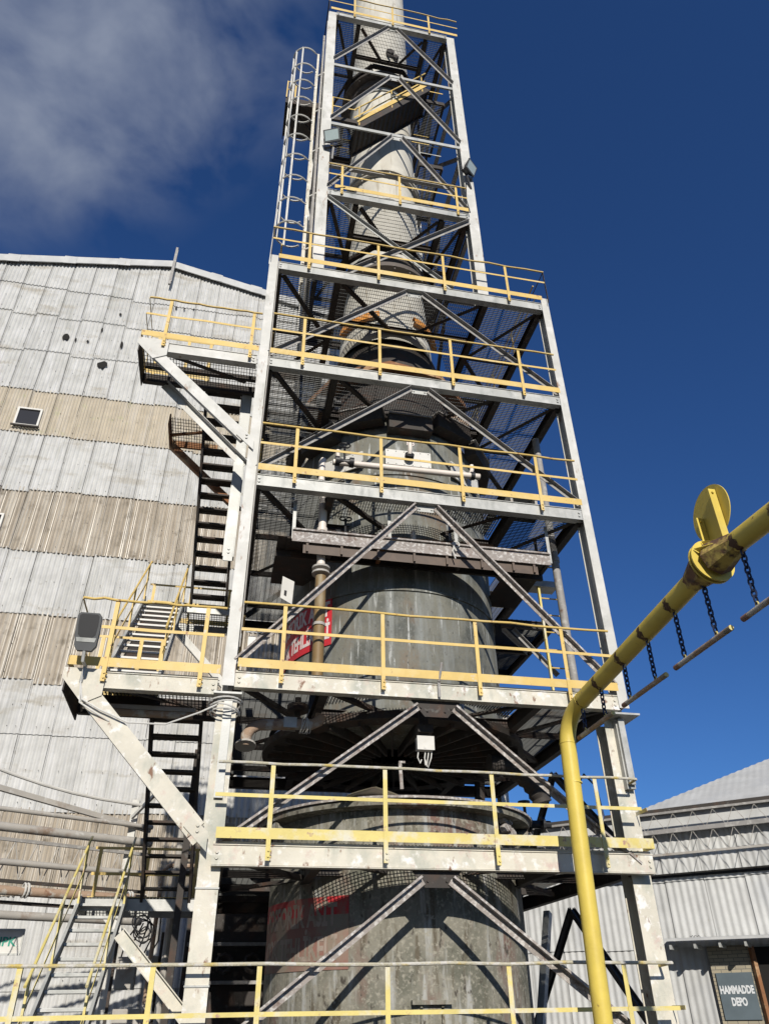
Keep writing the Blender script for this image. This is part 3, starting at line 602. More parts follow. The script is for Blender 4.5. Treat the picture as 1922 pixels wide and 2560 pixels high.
# hanging tray below level three
TR = thing('hanging_tray', 'crusted steel service tray hung below the third floor around the vessel', 'platform', (3.1, .4, 8.5))
mb = MB(); mb.grate(.5, 5.5, .45, .95, 8.50, 'y', pitch=.30, t=.05); mb.box(.46, 5.50, .44, .90, 8.505, 8.515)
mb.box(.46, 1.3, .9, 2.2, 8.505, 8.515); mb.box(4.8, 5.5, .9, 2.4, 8.505, 8.515)
mb.build('tray_floor', DARK, TR)
mb = MB(); mb.bar((.70, .38, 8.49), (5.45, .38, 8.49), .02, .20); mb.bar((.70, .36, 8.62), (5.45, .36, 8.62), .06, .03); mb.build('tray_edge', CRUST, TR)
mb = MB(); mb.box(.9, 5.2, .425, .435, 8.20, 8.49); [mb.box(x_, x_+.04, .385, .424, 8.22, 8.38) for x_ in (.95, 1.55, 2.2, 2.85, 3.45, 4.1, 4.7, 5.1)]; mb.build('shadow_apron', material('brown_apron_plate', (.085, .06, .045), [((.13, .09, .065), 3, S1, .5, .7)]), TR)  # apron added to deepen the tray's arched shadow on the vessel
mb = MB(); mb.bar((.46, .93, 8.45), (5.5, .93, 8.45), .06, .16); mb.build('back_beam', DARK, TR)
for x in (.72, 2.43, 3.67, 5.46):
    for yy in (.40, .92):
        mb = MB(); mb.box(x-.03, x+.03, yy-.005, yy+.005, 8.45, 9.25); mb.box(x+.022, x+.03, yy, yy+.05, 8.45, 9.25); mb.build('hanger', GALV if yy < .5 else DARK, TR)
for x in (1.4, 2.3, 3.0, 3.8, 4.6): mb = MB(); mb.bar((x, .42, 8.43), (x, .95, 8.44), .07, .10); mb.build('cross_bar', DARK if x != 2.3 else RUST, TR)
mb = MB(); random.seed(5)
mb.tube([(3.62+.02*math.sin(i), .33, 8.75-.04*i) for i in range(8)], .018, 6); mb.torus((3.64, .34, 8.62), .06, .016, (0, 1, 0), 12, 6); mb.tube([(3.60, .32, 8.60), (3.56, .30, 8.45), (3.60, .31, 8.30)], .014, 6)
tag(mb.build('rope_knot', BOXW), 'frayed pale rope knotted round the edge of the hanging tray', 'rope')

for lab, a, b, r, mt in (('rusty horizontal pipe under the third floor grating, front of the vessel', (1.5, 1.0, 9.02), (4.6, 1.0, 9.06), .045, RUST), ('thin brown pipe just below the rusty pipe under the third floor', (1.3, .75, 8.80), (3.4, .75, 8.84), .03, PBROWN), ('grey-brown duct lying across the fourth floor behind the brace apex', (3.0, 1.6, 12.75), (4.6, 1.75, 12.75), .14, RPIPE), ('slim grey pipe crossing the fourth floor left of the cone', (.9, 1.9, 12.9), (2.2, 1.9, 12.9), .04, GREYP)):
    mb = MB(); mb.tube([a, b], r, 12); mb.disc(Vector(a)+(Vector(b)-Vector(a))*.3, r*1.45, Vector(b)-Vector(a), .03, 14); mb.disc(Vector(a)+(Vector(b)-Vector(a))*.8, r*1.45, Vector(b)-Vector(a), .03, 14); tag(mb.build('service_pipe', mt, smooth=True), lab, 'pipe')
wv = thing('grey_motor', 'small dark motor with pipe stub sitting on the left of the fourth floor', 'motor', (1.3, 1.4, 12.4))
mb = MB(); mb.tube([(1.1, 1.4, 12.62), (1.5, 1.4, 12.62)], .13, 16); mb.tube([(1.5, 1.4, 12.62), (1.62, 1.4, 12.62)], .07, 10); mb.build('motor_body', BLACK, wv, smooth=True)
mb = MB(); mb.box(1.15, 1.45, 1.3, 1.5, 12.40, 12.50); mb.build('base', DARK, wv)
# white acid line
AL = thing('acid_pipeline', 'white plastic pipe with valves and brown lower leg in front of the vessel', 'pipe', (1.23, .6, 6))
def pipe_up(pts, r, mt, parent, name='pipe', seg=12): mb = MB(); mb.tube(pts, r, seg); return mb.build(name, mt, parent, smooth=True)
pipe_up([(1.40, .66, 10.42), (4.35, .66, 10.47)], .062, PVC, AL)
pipe_up([(1.24, .60, 9.72), (1.24, .60, 8.02)], .075, PVC, AL); pipe_up([(1.25, .60, 7.86), (1.25, .60, 5.90)], [.105, .105] and .095, PBROWN, AL)
pipe_up([(1.22, .62, 10.42), (1.19, .62, 10.36), (1.19, .62, 9.9)], .062, PVC, AL)
pipe_up([(1.24, .60, 8.70), (1.55, .60, 8.74)], .06, PVC, AL)
pipe_up([(1.55, .60, 9.72), (2.0, .60, 9.74)], .07, PVC, AL); pipe_up([(1.24, .6, 9.74), (1.5, .6, 9.74)], .08, PVC, AL)
mb = MB()
for z in (8.02, 7.92): mb.disc((1.245, .60, z), .155, (0, 0, 1), .035, 20)
mb.build('pipe_flange', GREYP, AL, smooth=True)
mb = MB(); mb.disc((1.245, .60, 6.95), .11, (0, 0, 1), .05, 16); mb.build('pipe_flange', GREYP, AL, smooth=True)
mb = MB()
for z in (9.62, 8.80, 8.64): mb.disc((1.24, .60, z), .095, (0, 0, 1), .07, 16)
mb.build('pipe_socket', PVC, AL, smooth=True)
def valve(x, y, z, wheel_z, mt=BLACK, wm=None, label=None):
    mb = MB(); mb.tube([(x-.10, y, z), (x, y, z), (x+.10, y, z)], [.07, .05, .07], 10)
    for dx in (-.12, -.16, .12, .16): mb.disc((x+dx, y, z), .10, (1, 0, 0), .042, 14)
    mb.tube([(x, y, z), (x, y, z+wheel_z)], .022, 8); v_ = mb.build('valve', mt, AL, smooth=True)
    mb = MB(); mb.torus((x, y, z+wheel_z), .11, .014, (0, -.25, 1), 20, 6)
    for k in range(4): a = R(45+90*k); mb.tube([(x, y, z+wheel_z), (x+.11*math.cos(a), y+.11*math.sin(a), z+wheel_z)], .008, 5)
    mb.build('handwheel', wm or mt, v_)
valve(1.62, .64, 10.44, .40); valve(1.66, .60, 8.74, .36); valve(1.60, .58, 9.74, .05, IRON, IRON)
mb = MB(); mb.tube([(1.19, .62, 9.95), (1.19, .62, 9.78)], .06, 10); mb.disc((1.19, .58, 9.76), .09, (0, 1, 0), .05, 14); mb.disc((1.19, .62, 10.02), .09, (0, 0, 1), .04, 14); mb.build('check_valve', BLACK, AL, smooth=True)
for x in (4.20,): mb = MB(); mb.disc((x, .66, 10.47), .085, (1, 0, 0), .08, 14); mb.build('pipe_clamp', BLACK, AL)
# small bits on floors
cr = thing('wooden_crate', 'small grey slatted crate leaning on the third floor near the right column', 'crate', (5.1, .6, 9.5))
c0 = Vector((4.86, .55, 9.50))
for (a, b, c_, d_) in ((0, .52, .0, .06), (0, .52, .42, .48)): mb = MB(); mb.bar(c0+Vector((a, 0, c_+.02)), c0+Vector((b, .0, c_+.06)), .30, .05); mb.build('slat', GALV, cr)
for x in (.0, .50): mb = MB(); mb.bar(c0+Vector((x, 0, 0)), c0+Vector((x, 0, .50)), .05, .28, up=(0, 1, 0)); mb.build('end_board', GREYP, cr)
mb = MB(); mb.box(4.90, 5.36, .62, .66, 9.56, 9.90); mb.build('back_board', DARK, cr)
bx = thing('junction_box', 'small white junction box with looping cables under the second floor', 'box', (2.94, .45, 5.0))
mb = MB(); mb.box(2.81, 3.06, .42, .56, 4.94, 5.13); mb.box(2.80, 3.07, .405, .42, 4.93, 5.14); mb.box(2.90, 2.93, .398, .405, 4.95, 4.98); mb.build('enclosure', BOXW, bx)
mb = MB(); mb.box(2.86, 3.00, .47, .53, 5.14, 5.62); mb.box(2.82, 3.06, .40, .60, 5.2, 5.32); mb.build('bracket', DARK, bx)
mb = MB()
for i, x in enumerate((2.83, 2.94, 2.99, 3.04)): mb.tube([(x, .48, 4.92), (x-.02, .46, 4.82), (x+.02-.03*i, .47, 4.74-.02*i), (x+.05-.05*i, .50, 4.80)], .010, 6)
mb.build('cable', BOXW, bx)
sn = thing('small_notice', 'small white notice board hanging tilted left of the red hazard sign', 'sign', (.69, .9, 7.7))
mb = MB(); mb.prism([(.60, .95, 7.58), (.80, .86, 7.42), (.82, .86, 7.86), (.62, .95, 8.0)], (.4, .9, 0), .012); mb.build('board', BOXW, sn)
mb = MB(); mb.prism([(.66, .915, 7.62), (.70, .898, 7.59), (.705, .898, 7.69), (.665, .915, 7.71)], (-.4, -.9, 0), .004); mb.build('printed_mark', BLACK, sn)
tg = MB(); tg.box(.12, .24, .5, .52, 6.4, 6.62); tag(tg.build('tag_plate', BOXW), 'tiny white tag plate hanging beside the left column above the second floor', 'plate')
ep = thing('elbow_duct', 'bandaged rusty elbow pipe tied with wire under the second floor, left', 'pipe', (.8, .8, 5.3))
mb = MB(); mb.tube([(.24, .85, 5.02), (.24, .80, 5.14), (.30, .80, 5.24), (.42, .80, 5.30), (.80, .80, 5.33)], .085, 12); mb.build('bandaged_pipe', RPIPE, ep, smooth=True)
mb = MB(); mb.tube([(.80, .80, 5.33), (1.22, .80, 5.35), (1.32, .80, 5.40), (1.36, .80, 5.50)], .085, 12); mb.build('pipe_bend', RPIPE, ep, smooth=True)
mb = MB(); mb.disc((.235, .86, 5.0), .16, (0, .3, 1), .03, 16); mb.build('flange', GREYP, ep)
mb = MB(); mb.box(.78, .98, .70, .72, 5.26, 5.42); mb.box(.78, .98, .88, .90, 5.26, 5.42); mb.build('clamp', GALV, ep)
mb = MB(); random.seed(3)
for k in range(6): mb.torus((1.06+.02*k, .80, 5.33), .12+.01*random.random(), .006, (1, .3*random.uniform(-1, 1), .4*random.uniform(-1, 1)), 16, 5)
mb.build('binding_wire', BOXW, ep)
mb = MB(); mb.disc((1.0, .9, 5.62), .17, (0, 0, 1), .10, 12); mb.tube([(1.0, .9, 5.5), (1.0, .9, 5.8)], .05, 8); mb.build('valve_head', DARK, ep)
# drooping hose on the right below level two
hs = MB(); P = [Vector((4.55+.85*math.cos(R(a)), 2.0, 4.45+.75*math.sin(R(a)))) for a in range(10, 100, 6)]
hs.tube(P, [.15 if i % 2 else .18 for i in range(len(P))], 12); tag(hs.build('ribbed_hose', DARK, smooth=True), 'dark ribbed hose curving under the second floor, right', 'hose')
vv = thing('rear_valve_cluster', 'black valve cluster and cable loop behind the right tower bay', 'valve', (5.3, 2.6, 4.2))
mb = MB(); mb.tube([(5.1, 2.6, 4.35), (5.75, 2.6, 4.35)], .07, 10)
for x in (5.15, 5.35, 5.6): mb.disc((x, 2.6, 4.35), .13, (1, 0, 0), .05, 12)
mb.tube([(5.3, 2.6, 4.4), (5.3, 2.6, 4.75)], .03, 8); mb.disc((5.3, 2.6, 4.72), .11, (0, 0, 1), .04, 12); mb.build('valve_body', BLACK, vv)
mb = MB(); mb.tube([(6.1, 2.0, 4.9), (6.25, 2.0, 5.1), (6.45, 2.0, 4.9), (6.5, 2.0, 4.4), (6.4, 2.0, 4.2)], .02, 8); mb.build('cable', IRON, vv)
# bent stub standing on level two edge
sb = MB(); sb.bar((3.06, -.05, 5.60), (3.06, -.05, 5.86), .04, .015, up=(0, 1, 0)); sb.tube([(3.06, -.06, 5.84), (3.11, -.10, 6.14)], .022, 8)
tag(sb.build('pipe_stub', BRACE), 'short dark pipe stub standing at the middle of the second floor edge', 'pipe')
sb = MB(); sb.bar((2.62, .75, 4.42), (2.60, .75, 4.80), .05, .03, up=(0, 1, 0)); sb.bar((2.58, .75, 4.82), (2.68, .75, 4.82), .04, .03)
tag(sb.build('crusted_bracket', CRUST), 'small crusted upright bracket on the lower tank lid', 'bracket')

# ------------------------------------------------------------------ floodlights
def flood(name, lab, c, yaw, tilt, s=1.0):
    t = thing(name, lab, 'floodlight', c, group='floodlights on the chimney frame')
    M = Matrix.Translation(Vector(c)) @ Matrix.Rotation(yaw, 4, 'Z') @ Matrix.Rotation(tilt, 4, 'X')
    def bx_(x0, x1, y0, y1, z0, z1, ty=1.0):
        mb = MB(); vs = [M @ Vector((x*(ty if y == y1 else 1)*s, y*s, z*(ty if y == y1 else 1)*s)) for z in (z0, z1) for y in (y0, y1) for x in (x0, x1)]
        mb.add(vs, [(0, 2, 3, 1), (4, 5, 7, 6), (0, 1, 5, 4), (2, 6, 7, 3), (0, 4, 6, 2), (1, 3, 7, 5)]); return mb
    bx_(-.20, .20, -.02, .16, -.16, .16, .55).build('housing', BLACK, t); bx_(-.21, .21, -.05, -.02, -.17, .17).build('front_frame', LAMPG, t); bx_(-.175, .175, -.056, -.05, -.135, .135).build('glass', LENS, t)
    mb = MB(); p = [M @ Vector(q)*1.0 for q in ((-.23*s, .05*s, 0), (-.23*s, .05*s, -.26*s), (.23*s, .05*s, -.26*s), (.23*s, .05*s, 0))]
    for a, b in zip(p[:-1], p[1:]): mb.bar(a, b, .012, .05, up=(0, 1, 0))
    mb.bar(M @ Vector((0, .05*s, -.26*s)), Vector((c[0]+.05, .11, c[2]-.55)), .05, .05, up=(0, 1, 0)); mb.build('yoke', BLACK, t)
flood('floodlight', 'larger glass-fronted floodlight on the left column of the chimney frame', (1.0, -.18, 20.25), R(-22), R(30), 1.0)
flood('floodlight', 'tilted floodlight clamped to the right column of the chimney frame', (4.68, -.15, 20.05), R(40), R(25), .9)
# street lamp on the left side platform
sl = thing('street_lamp', 'grey street lamp head on a short arm at the platform corner', 'street lamp', (-2.07, -.15, 5.6))
def slab(pts, z0, z1, M):
    k = len(pts); vs = [M @ Vector((x, y, z0)) for x, y in pts]+[M @ Vector((x, y, z1)) for x, y in pts]
    mb = MB(); mb.add(vs, [tuple(range(k-1, -1, -1)), tuple(range(k, 2*k))]+[(i, (i+1) % k, (i+1) % k+k, i+k) for i in range(k)]); return mb
M = Matrix.Translation((-2.10, -.42, 6.08)) @ Matrix.Rotation(R(104), 4, 'X') @ Matrix.Scale(.84, 4)
head = [(-.11, -.30), (.11, -.30), (.17, -.22), (.19, .02), (.19, .28), (.15, .33), (-.15, .33), (-.19, .28), (-.19, .02), (-.17, -.22)]
slab(head, .0, .06, M).build('housing', LAMPG, sl); slab([(x*.82, y*.62+.10) for x, y in head], .06, .066, M).build('lamp_glass', BLACK, sl); slab([(-.14, -.16), (.14, -.16), (.16, -.09), (-.16, -.09)], .06, .068, M).build('sensor_plate', GALV, sl)
slab([(x*1.04, y*1.04) for x, y in head], -.02, 0, M).build('top_cover', BOXW, sl)
mb = MB(); q = M @ Vector((0, -.30, .03)); q2 = M @ Vector((0, -.46, .02)); mb.tube([q, q2, (-2.10, -.10, 5.72), (-2.12, -.06, 5.50)], .024, 8); mb.build('arm', GALV, sl, smooth=True)

# ------------------------------------------------------------------ side platforms and stairs, left
def side_platform(lab, zb, x0, x1, dep, mt, ym, posts, brace_foot, seed, brace_h=.19):
    t = thing('side_platform', lab, 'platform', ((x0+x1)/2, dep/2, zb), group='side platforms left of the tower')
    front_beam(zb-.01, x0+.25, x1-.02, mt, parent=t)
    mb = MB(); mb.box(x0-.02, x0, -.02, dep, zb-.20, zb+.14); mb.bar((x0, dep, zb), (x1, dep, zb), .10, .20); mb.bar((x0+.05, dep-.35, zb+.03), (x1, dep-.35, zb+.03), .06, .12); mb.bar((x0+.3, .1, zb-.03), (x1-.2, dep-.3, zb-.03), .07, .03); mb.build('edge_beam', DARK, t)
    mb = MB(); mb.grate(x0, x1, .10, dep, zb+.13, 'y', pitch=.055, t=.009); mb.build('floor_grating', GRATE, t)
    # outrigger brace and its end plates
    a = Vector((x0+.32, -.03, zb-.22)); b = Vector(brace_foot)
    d = (b-a).normalized(); up = Vector((0, -1, 0)).cross(d)
    mb = MB(); mb.bar(a+Vector((0, .04, 0)), b+Vector((0, .04, 0)), .08, brace_h*1.12, up=(0, 0, 1)); o_ = mb.build('outrigger', mt, t)
    mb = MB(); mb.prism([(x0-.04, -.05, zb+.13), (x0+.52, -.05, zb+.13), (x0+.52, -.05, zb-.10), (a.x+.20, -.05, a.z-.03), (a.x-.04, -.05, a.z-.16), (x0-.04, -.05, zb-.03)], (0, 1, 0), .02)
    mb.build('gusset_plate', mt, t)
    mb = MB(); mb.prism([(b.x-.12, -.052, b.z+.20), (b.x+.16, -.052, b.z-.02), (b.x+.16, -.052, b.z-.26), (b.x-.16, -.052, b.z+.04)], (0, 1, 0), .02)
    bolt(mb, b.x+.02, b.z+.02, -.055); mb.build('gusset_plate', mt, t)
    a2 = a+Vector((.10, dep+.03, .10)); b2 = b+Vector((.02, dep+.03, .10)); mb = MB(); mb.bar(a2, b2, .010, brace_h*.8); mb.bar(a2, b2, .12, .01, off=(.06, brace_h*.4)); mb.build('rear_outrigger', mt, t)
    rail_run(t, x0+.0, x1, zb+.14, y=-.085, posts=posts, mt=ym, seed=seed, x0r=x0+.0)
    mb = MB()
    for zz, hh in ((1.06, .04), (.62, .045), (.09, .13)): mb.bar((x0-.01, -.08, zb+.14+zz), (x0-.01, dep, zb+.14+zz), .008, hh)
    mb.box(x0-.02, x0-.01, dep-.05, dep, zb, zb+1.2); mb.build('end_guardrail', ym, t)
    mb = MB()
    for zz, hh in ((1.06, .04), (.62, .045), (.09, .13)): mb.bar((x0, dep, zb+.14+zz), (x1-.95, dep, zb+.14+zz), .008, hh)
    for xx in (x0+.15, x0+.75, x1-1.0): mb.box(xx-.03, xx+.03, dep-.01, dep, zb-.1, zb+1.2)
    mb.build('rear_guardrail', ym, t)
    return t
P4 = side_platform('upper left platform, light grating with yellow rails and long white outrigger', 12.20, -2.42, -.22, .95, WHITE, YEL, (-2.0, -.38), (-.28, -.03, 10.20), 21)
P2 = side_platform('lower left platform with street lamp, thick peeling outrigger and yellow rails', 5.58, -2.33, -.24, 1.28, PEEL, YEL, (-1.84, -.52), (-.32, -.03, 3.62), 22, .24)
cb = MB(); cb.tube([(-2.12, -.07, 5.50), (-2.05, -.08, 5.25), (-1.8, -.08, 5.12), (-1.4, -.08, 4.96), (-.9, -.08, 4.96), (-.45, -.10, 5.15), (-.22, -.1, 5.28)], .012, 6)
cb.tube([(-2.12, -.08, 5.50), (-2.07, -.09, 5.2), (-1.9, -.09, 5.1), (-1.65, -.03, 4.98)], .012, 6)
for k in range(4): cb.torus((-.12, .06, 5.20+.05*k), .20+.012*k, .012, (.2*math.sin(k*2), .1, 1), 20, 5)
tag(cb.build('loose_cable', BOXW), 'loose white cable sagging from the street lamp and coiled round the column', 'cable')
lb = thing('fluorescent_fitting', 'long brown light fitting slung under the lower left platform', 'lamp', (-1.1, .7, 5.4))
mb = MB(); mb.box(-1.95, -.55, .66, .78, 5.40, 5.46); mb.build('tray', GREYP, lb); mb = MB(); mb.tube([(-1.92, .72, 5.36), (-.58, .72, 5.36)], .055, 10); mb.build('diffuser', RPIPE, lb)
# small rear platform seen below the upper one
rp = thing('rear_landing', 'small rusty grating landing behind the upper left platform', 'platform', (-1.5, 2.1, 11.9))
mb = MB(); mb.grate(-1.87, -.95, 1.75, 2.52, 11.95, 'y', pitch=.055, t=.009); mb.build('floor_grating', GRATE, rp)
mb = MB(); mb.box(-1.9, -1.87, 1.7, 2.55, 11.72, 12.0); mb.bar((-1.87, 2.52, 11.86), (-.9, 2.52, 11.86), .05, .16); mb.bar((-1.87, 2.2, 11.84), (-.9, 1.9, 11.84), .06, .04); mb.bar((-1.85, 2.5, 11.78), (-.3, 2.5, 10.3), .12, .14); mb.build('edge_beam', RUST, rp)
# stair flights
fA = thing('stair_flight', 'lower yellow-railed stair flight climbing back from the lamp platform', 'staircase', (-1.9, .6, 5.7))
stair(fA, (-1.93, .50, 5.72), (-2.02, 4.0, 8.80), .78, (1, 0, 0), 15, GALV, BOXW, YEL, (1, 1), tread_d=.06, post_n=3)
mb = MB(); mb.bar((-1.50, .55, 5.60), (-1.58, 4.02, 8.66), .72, .012); mb.build('soffit', DARK, fA)
fB = thing('stair_flight', 'dark upper stair flight seen from below beside the left column', 'staircase', (-.7, 2.4, 8.8))
stair(fB, (-1.08, 4.0, 8.80), (-1.18, 1.0, 12.28), .72, (1, 0, 0), 15, DARK, DARK, YEL, (0, 0), tread_d=.22, st_h=.20)
mb = MB(); mb.tube([(-1.12, 4.0, 9.75), (-1.22, 1.0, 13.2)], .02, 6); mb.build('handrail', YEL, fB)
fD = thing('stair_flight', 'dark lower stair flight seen from below, rising to the lamp platform', 'staircase', (-.8, 2.4, 3.2))
stair(fD, (-1.14, 3.6, 3.22), (-1.24, 1.35, 5.60), .76, (1, 0, 0), 11, DARK, DARK, YEL, (0, 0), tread_d=.22, st_h=.20)
fC = thing('stair_flight', 'lowest open stair flight with yellow handrails at the bottom left corner', 'staircase', (-1.9, .8, 1.0))
stair(fC, (-2.09, .50, .98), (-2.09, 3.52, 3.18), .70, (1, 0, 0), 11, GALV, GALV, YELB, (1, 1), tread_d=.12, st_h=.15, rtop=.95, post_n=3)
for lab, z, x0, x1, y0, y1 in (('upper stair landing with pale grating edge behind the lamp platform', 8.80, -2.10, -.25, 4.0, 5.0), ('lower stair landing with yellow rails beside the thick left column', 3.22, -2.15, -.28, 3.55, 4.6)):
    t = thing('stair_landing', lab, 'platform', ((x0+x1)/2, y0, z), group='stair landings')
    mb = MB(); mb.grate(x0, x1, y0, y1, z, 'y', pitch=.055, t=.010); mb.build('floor_grating', GRATE, t)
    mb = MB()
    for a, b in (((x0, y0), (x1, y0)), ((x0, y1), (x1, y1)), ((x0, y0), (x0, y1)), ((x1, y0), (x1, y1))): mb.bar((*a, z-.10), (*b, z-.10), .05, .17)
    mb.build('edge_beam', GALV, t)
    mb = MB()
    for zz, hh in ((.92, .045), (.50, .05), (.08, .12)): mb.bar((x0, y1, z+zz), (x1, y1, z+zz), .010, hh)
    for xx in (x0+.1, (x0+x1)/2, x1-.08): mb.box(xx-.03, xx+.03, y1-.02, y1-.01, z-.1, z+.94)
    mb.build('guardrail', YEL, t)
    a = Vector((x0+.5, y0+.1, z-.25)); b = Vector((x1+.05, y0+.1, z-1.7)); mb = MB(); mb.bar(a, b, .11, .14); mb.build('outrigger', WHITE, t)
# platform shaft column behind the stair
mb = MB(); mb.box(-.46, -.26, .95, 1.10, 8.3, 12.1); mb.box(-.44, -.28, .93, .95, 8.2, 10.9); bolt(mb, -.36, 8.4, .93); tag(mb.build('hanger_post', GALV), 'grey bolted hanger post left of the column between upper platforms', 'post')
mb = MB(); mb.box(-.56, -.46, 2.6, 2.72, 1.0, 5.4); tag(mb.build('steel_post', DARK), 'dark steel post between the lower stair and the thick column', 'post')
ow = MB(); ow.ibeam((-1.15, .9, 2.52), (-.20, .9, 1.60), .16, .12)
tag(ow.build('diagonal_strut', PEEL), 'white diagonal strut under the lower stair landing beside the thick column', 'strut')
# cage ladder
CL = thing('caged_ladder', 'white caged ladder rising beside the left column of the chimney frame', 'ladder', (.2, .8, 15.3))
LX = .52
for yy in (.55, 1.0): mb = MB(); mb.box(LX-.01, LX+.05, yy-.015, yy+.015, 15.3, 25.9); mb.build('stringer', PEEL, CL)
mb = MB(); z = 15.6
while z < 25.8: mb.tube([(LX+.02, .55, z), (LX+.02, 1.0, z)], .012, 6); z += .3
mb.build('rungs', WHITE, CL)
z = 17.3
while z < 26.2:
    mb = MB(); mb.torus((LX-.33, .775, z), .37, .024, (0, 0, 1), 20, 5, a0=R(50), a1=R(310), xdir=(1, 0, 0)); mb.tube([(LX, .55, z), (LX-.09, .50, z)], .016, 5); mb.build('cage_hoop', WHITE, CL); z += .95
for a in (110, 145, 180, 215, 250):
    x = LX-.33+.37*math.cos(R(a)); yy = .775+.37*math.sin(R(a)); mb = MB(); mb.box(x-.022, x+.022, yy-.005, yy+.005, 17.3, 25.9 if a != 110 else 24.2); mb.build('cage_bar', WHITE, CL)
mb = MB()
for z in (16.5, 18.6, 20.6, 22.6, 24.6): mb.bar((LX+.03, .56, z), (.76, .40, z), .03, .05)
mb.build('wall_bracket', WHITE, CL)
rc = MB(); rc.tube([(-.22+.014*k, .40, 15.6+.8*k) for k in range(11)], .010, 5); tag(rc.build('stay_cable', BOXW), 'thin pale cable running up beside the caged ladder', 'cable')
UP = thing('ladder_platform', 'small dark ladder landing with rails near the top of the caged ladder', 'platform', (.1, 2.6, 26.3))
mb = MB(); mb.box(-.30, .75, 2.3, 3.5, 26.25, 26.29); mb.box(-.32, .75, 2.25, 2.29, 26.05, 26.38); mb.box(-.32, -.29, 2.3, 3.5, 26.05, 26.38); mb.bar((-.2, 2.4, 26.1), (.75, 3.2, 26.1), .05, .1); mb.build('deck', DARK, UP)
mb = MB(); mb.tube([(-.3, 2.27, 27.4), (-.05, 2.27, 27.4)], .018, 6); mb.box(-.32, -.28, 2.25, 2.29, 26.3, 27.4); mb.box(-.06, -.0, 2.25, 2.27, 26.3, 27.3); mb.tube([(-.3, 2.27, 27.4), (-.3, 3.5, 27.4)], .018, 6); mb.tube([(-.3, 2.27, 26.9), (-.05, 2.27, 26.9)], .018, 6); mb.build('guardrail', YEL, UP)
cp_ = MB(); cp_.box(.64, .70, .42, .50, 15.5, 26.9); tag(cp_.build('tray_or_shade_strip', BRACE), 'narrow dark strip standing for the shaded side of the chimney frame column', 'shade strip')  # dark strip painting the shaded side of the left frame column
for lab, pts in (('thin grey conduit clipped down the inner edge of the tall left column', [(-.01, -.02, 15.2), (.0, -.02, 12.5), (-.01, -.02, 9.6), (.0, -.02, 6.2)]), ('thin dark cable hanging down the left column of the chimney frame', [(1.0, .06, 20.1), (1.03, .04, 19.2), (1.0, .06, 18.6), (1.15, .0, 18.3), (1.4, .02, 18.45)]), ('thin dark cable looping from the right floodlight to the rail', [(4.6, .06, 19.8), (4.54, .04, 18.9), (4.58, .0, 18.3), (4.3, -.02, 18.25)])):
    mb = MB(); mb.tube(pts, .012, 6); tag(mb.build('cable', BLACK if 'dark' in lab else GREYP, smooth=True), lab, 'cable')
# right access ladder
RL = thing('access_ladder', 'narrow yellow ladder on the right between second and third floors', 'ladder', (5.9, 1.5, 5.8))
for x in (5.66, 6.10): mb = MB(); mb.box(x-.02, x+.02, 1.47, 1.53, 5.85, 9.3); mb.build('stringer', YELB, RL)
mb = MB(); z = 6.15
while z < 9.2: mb.tube([(5.66, 1.5, z), (6.10, 1.5, z)], .014, 6); z += .36
mb.build('rungs', YEL, RL)
mb = MB(); mb.box(5.3, 6.05, 1.45, 1.75, 8.55, 8.68); tag(mb.build('support_bracket', GALV), 'pale steel support across the top of the narrow yellow ladder', 'bracket')
mb = MB(); mb.tube([(5.90, 1.09, 5.9), (5.90, 1.09, 12.0)], .075, 16); mb.disc((5.90, 1.09, 8.95), .092, (0, 0, 1), .10, 16); tag(mb.build('riser_pipe', BRACE, smooth=True), 'grey riser pipe standing just inside the right tower column', 'pipe')
t = thing('service_deck', 'dark grating service deck behind the vessel on the right, below the third floor', 'platform', (5.5, 3, 8.0))
mb = MB(); mb.grate(4.95, 6.0, 1.9, 4.4, 8.0, 'x', pitch=.06); mb.build('floor_grating', GRATE, t)
for a, b in (((4.95, 1.9), (6.0, 1.9)), ((6.0, 1.9), (6.0, 4.4)), ((4.95, 3.1), (6.0, 3.1)), ((4.95, 4.4), (6.0, 4.4))): mb = MB(); mb.ibeam((*a, 7.90), (*b, 7.90), .16, .08); mb.build('edge_beam', DARK, t)
for a, b in (((5.0, 2.0, 7.8), (5.9, 3.0, 7.8)), ((5.2, 1.95, 7.8), (6.0, 1.95, 6.9))): mb = MB(); mb.angle(a, b, .07, .008); mb.build('brace', BRACE, t)
mb = MB(); mb.ibeam((5.35, 5.6, 3.3), (5.15, 4.2, 7.0), .2, .18); tag(mb.build('leaning_strut', DARK), 'dark leaning strut holding the rear service decks', 'strut')
mb = MB(); mb.disc((5.12, 2.5, 6.05), .22, (1, -.2, 0), .25, 18); mb.disc((5.26, 2.48, 6.05), .27, (1, -.2, 0), .04, 18); tag(mb.build('blind_flange', GREYP, smooth=True), 'grey blind flange sticking out right of the vessel at the second floor', 'flange')
# dark low shed behind the tank and things inside its shade
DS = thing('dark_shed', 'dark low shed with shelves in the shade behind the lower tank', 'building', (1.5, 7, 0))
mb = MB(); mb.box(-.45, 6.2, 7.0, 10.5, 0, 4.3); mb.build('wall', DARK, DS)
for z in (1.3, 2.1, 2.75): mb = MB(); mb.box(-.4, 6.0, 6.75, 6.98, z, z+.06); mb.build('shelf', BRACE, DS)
for k in range(5): mb = MB(); mb.torus((-.2+.55*k, 6.8, 2.45), .15, .05, (0, 1, 0), 8, 6); mb.build('ring', DARK, DS)

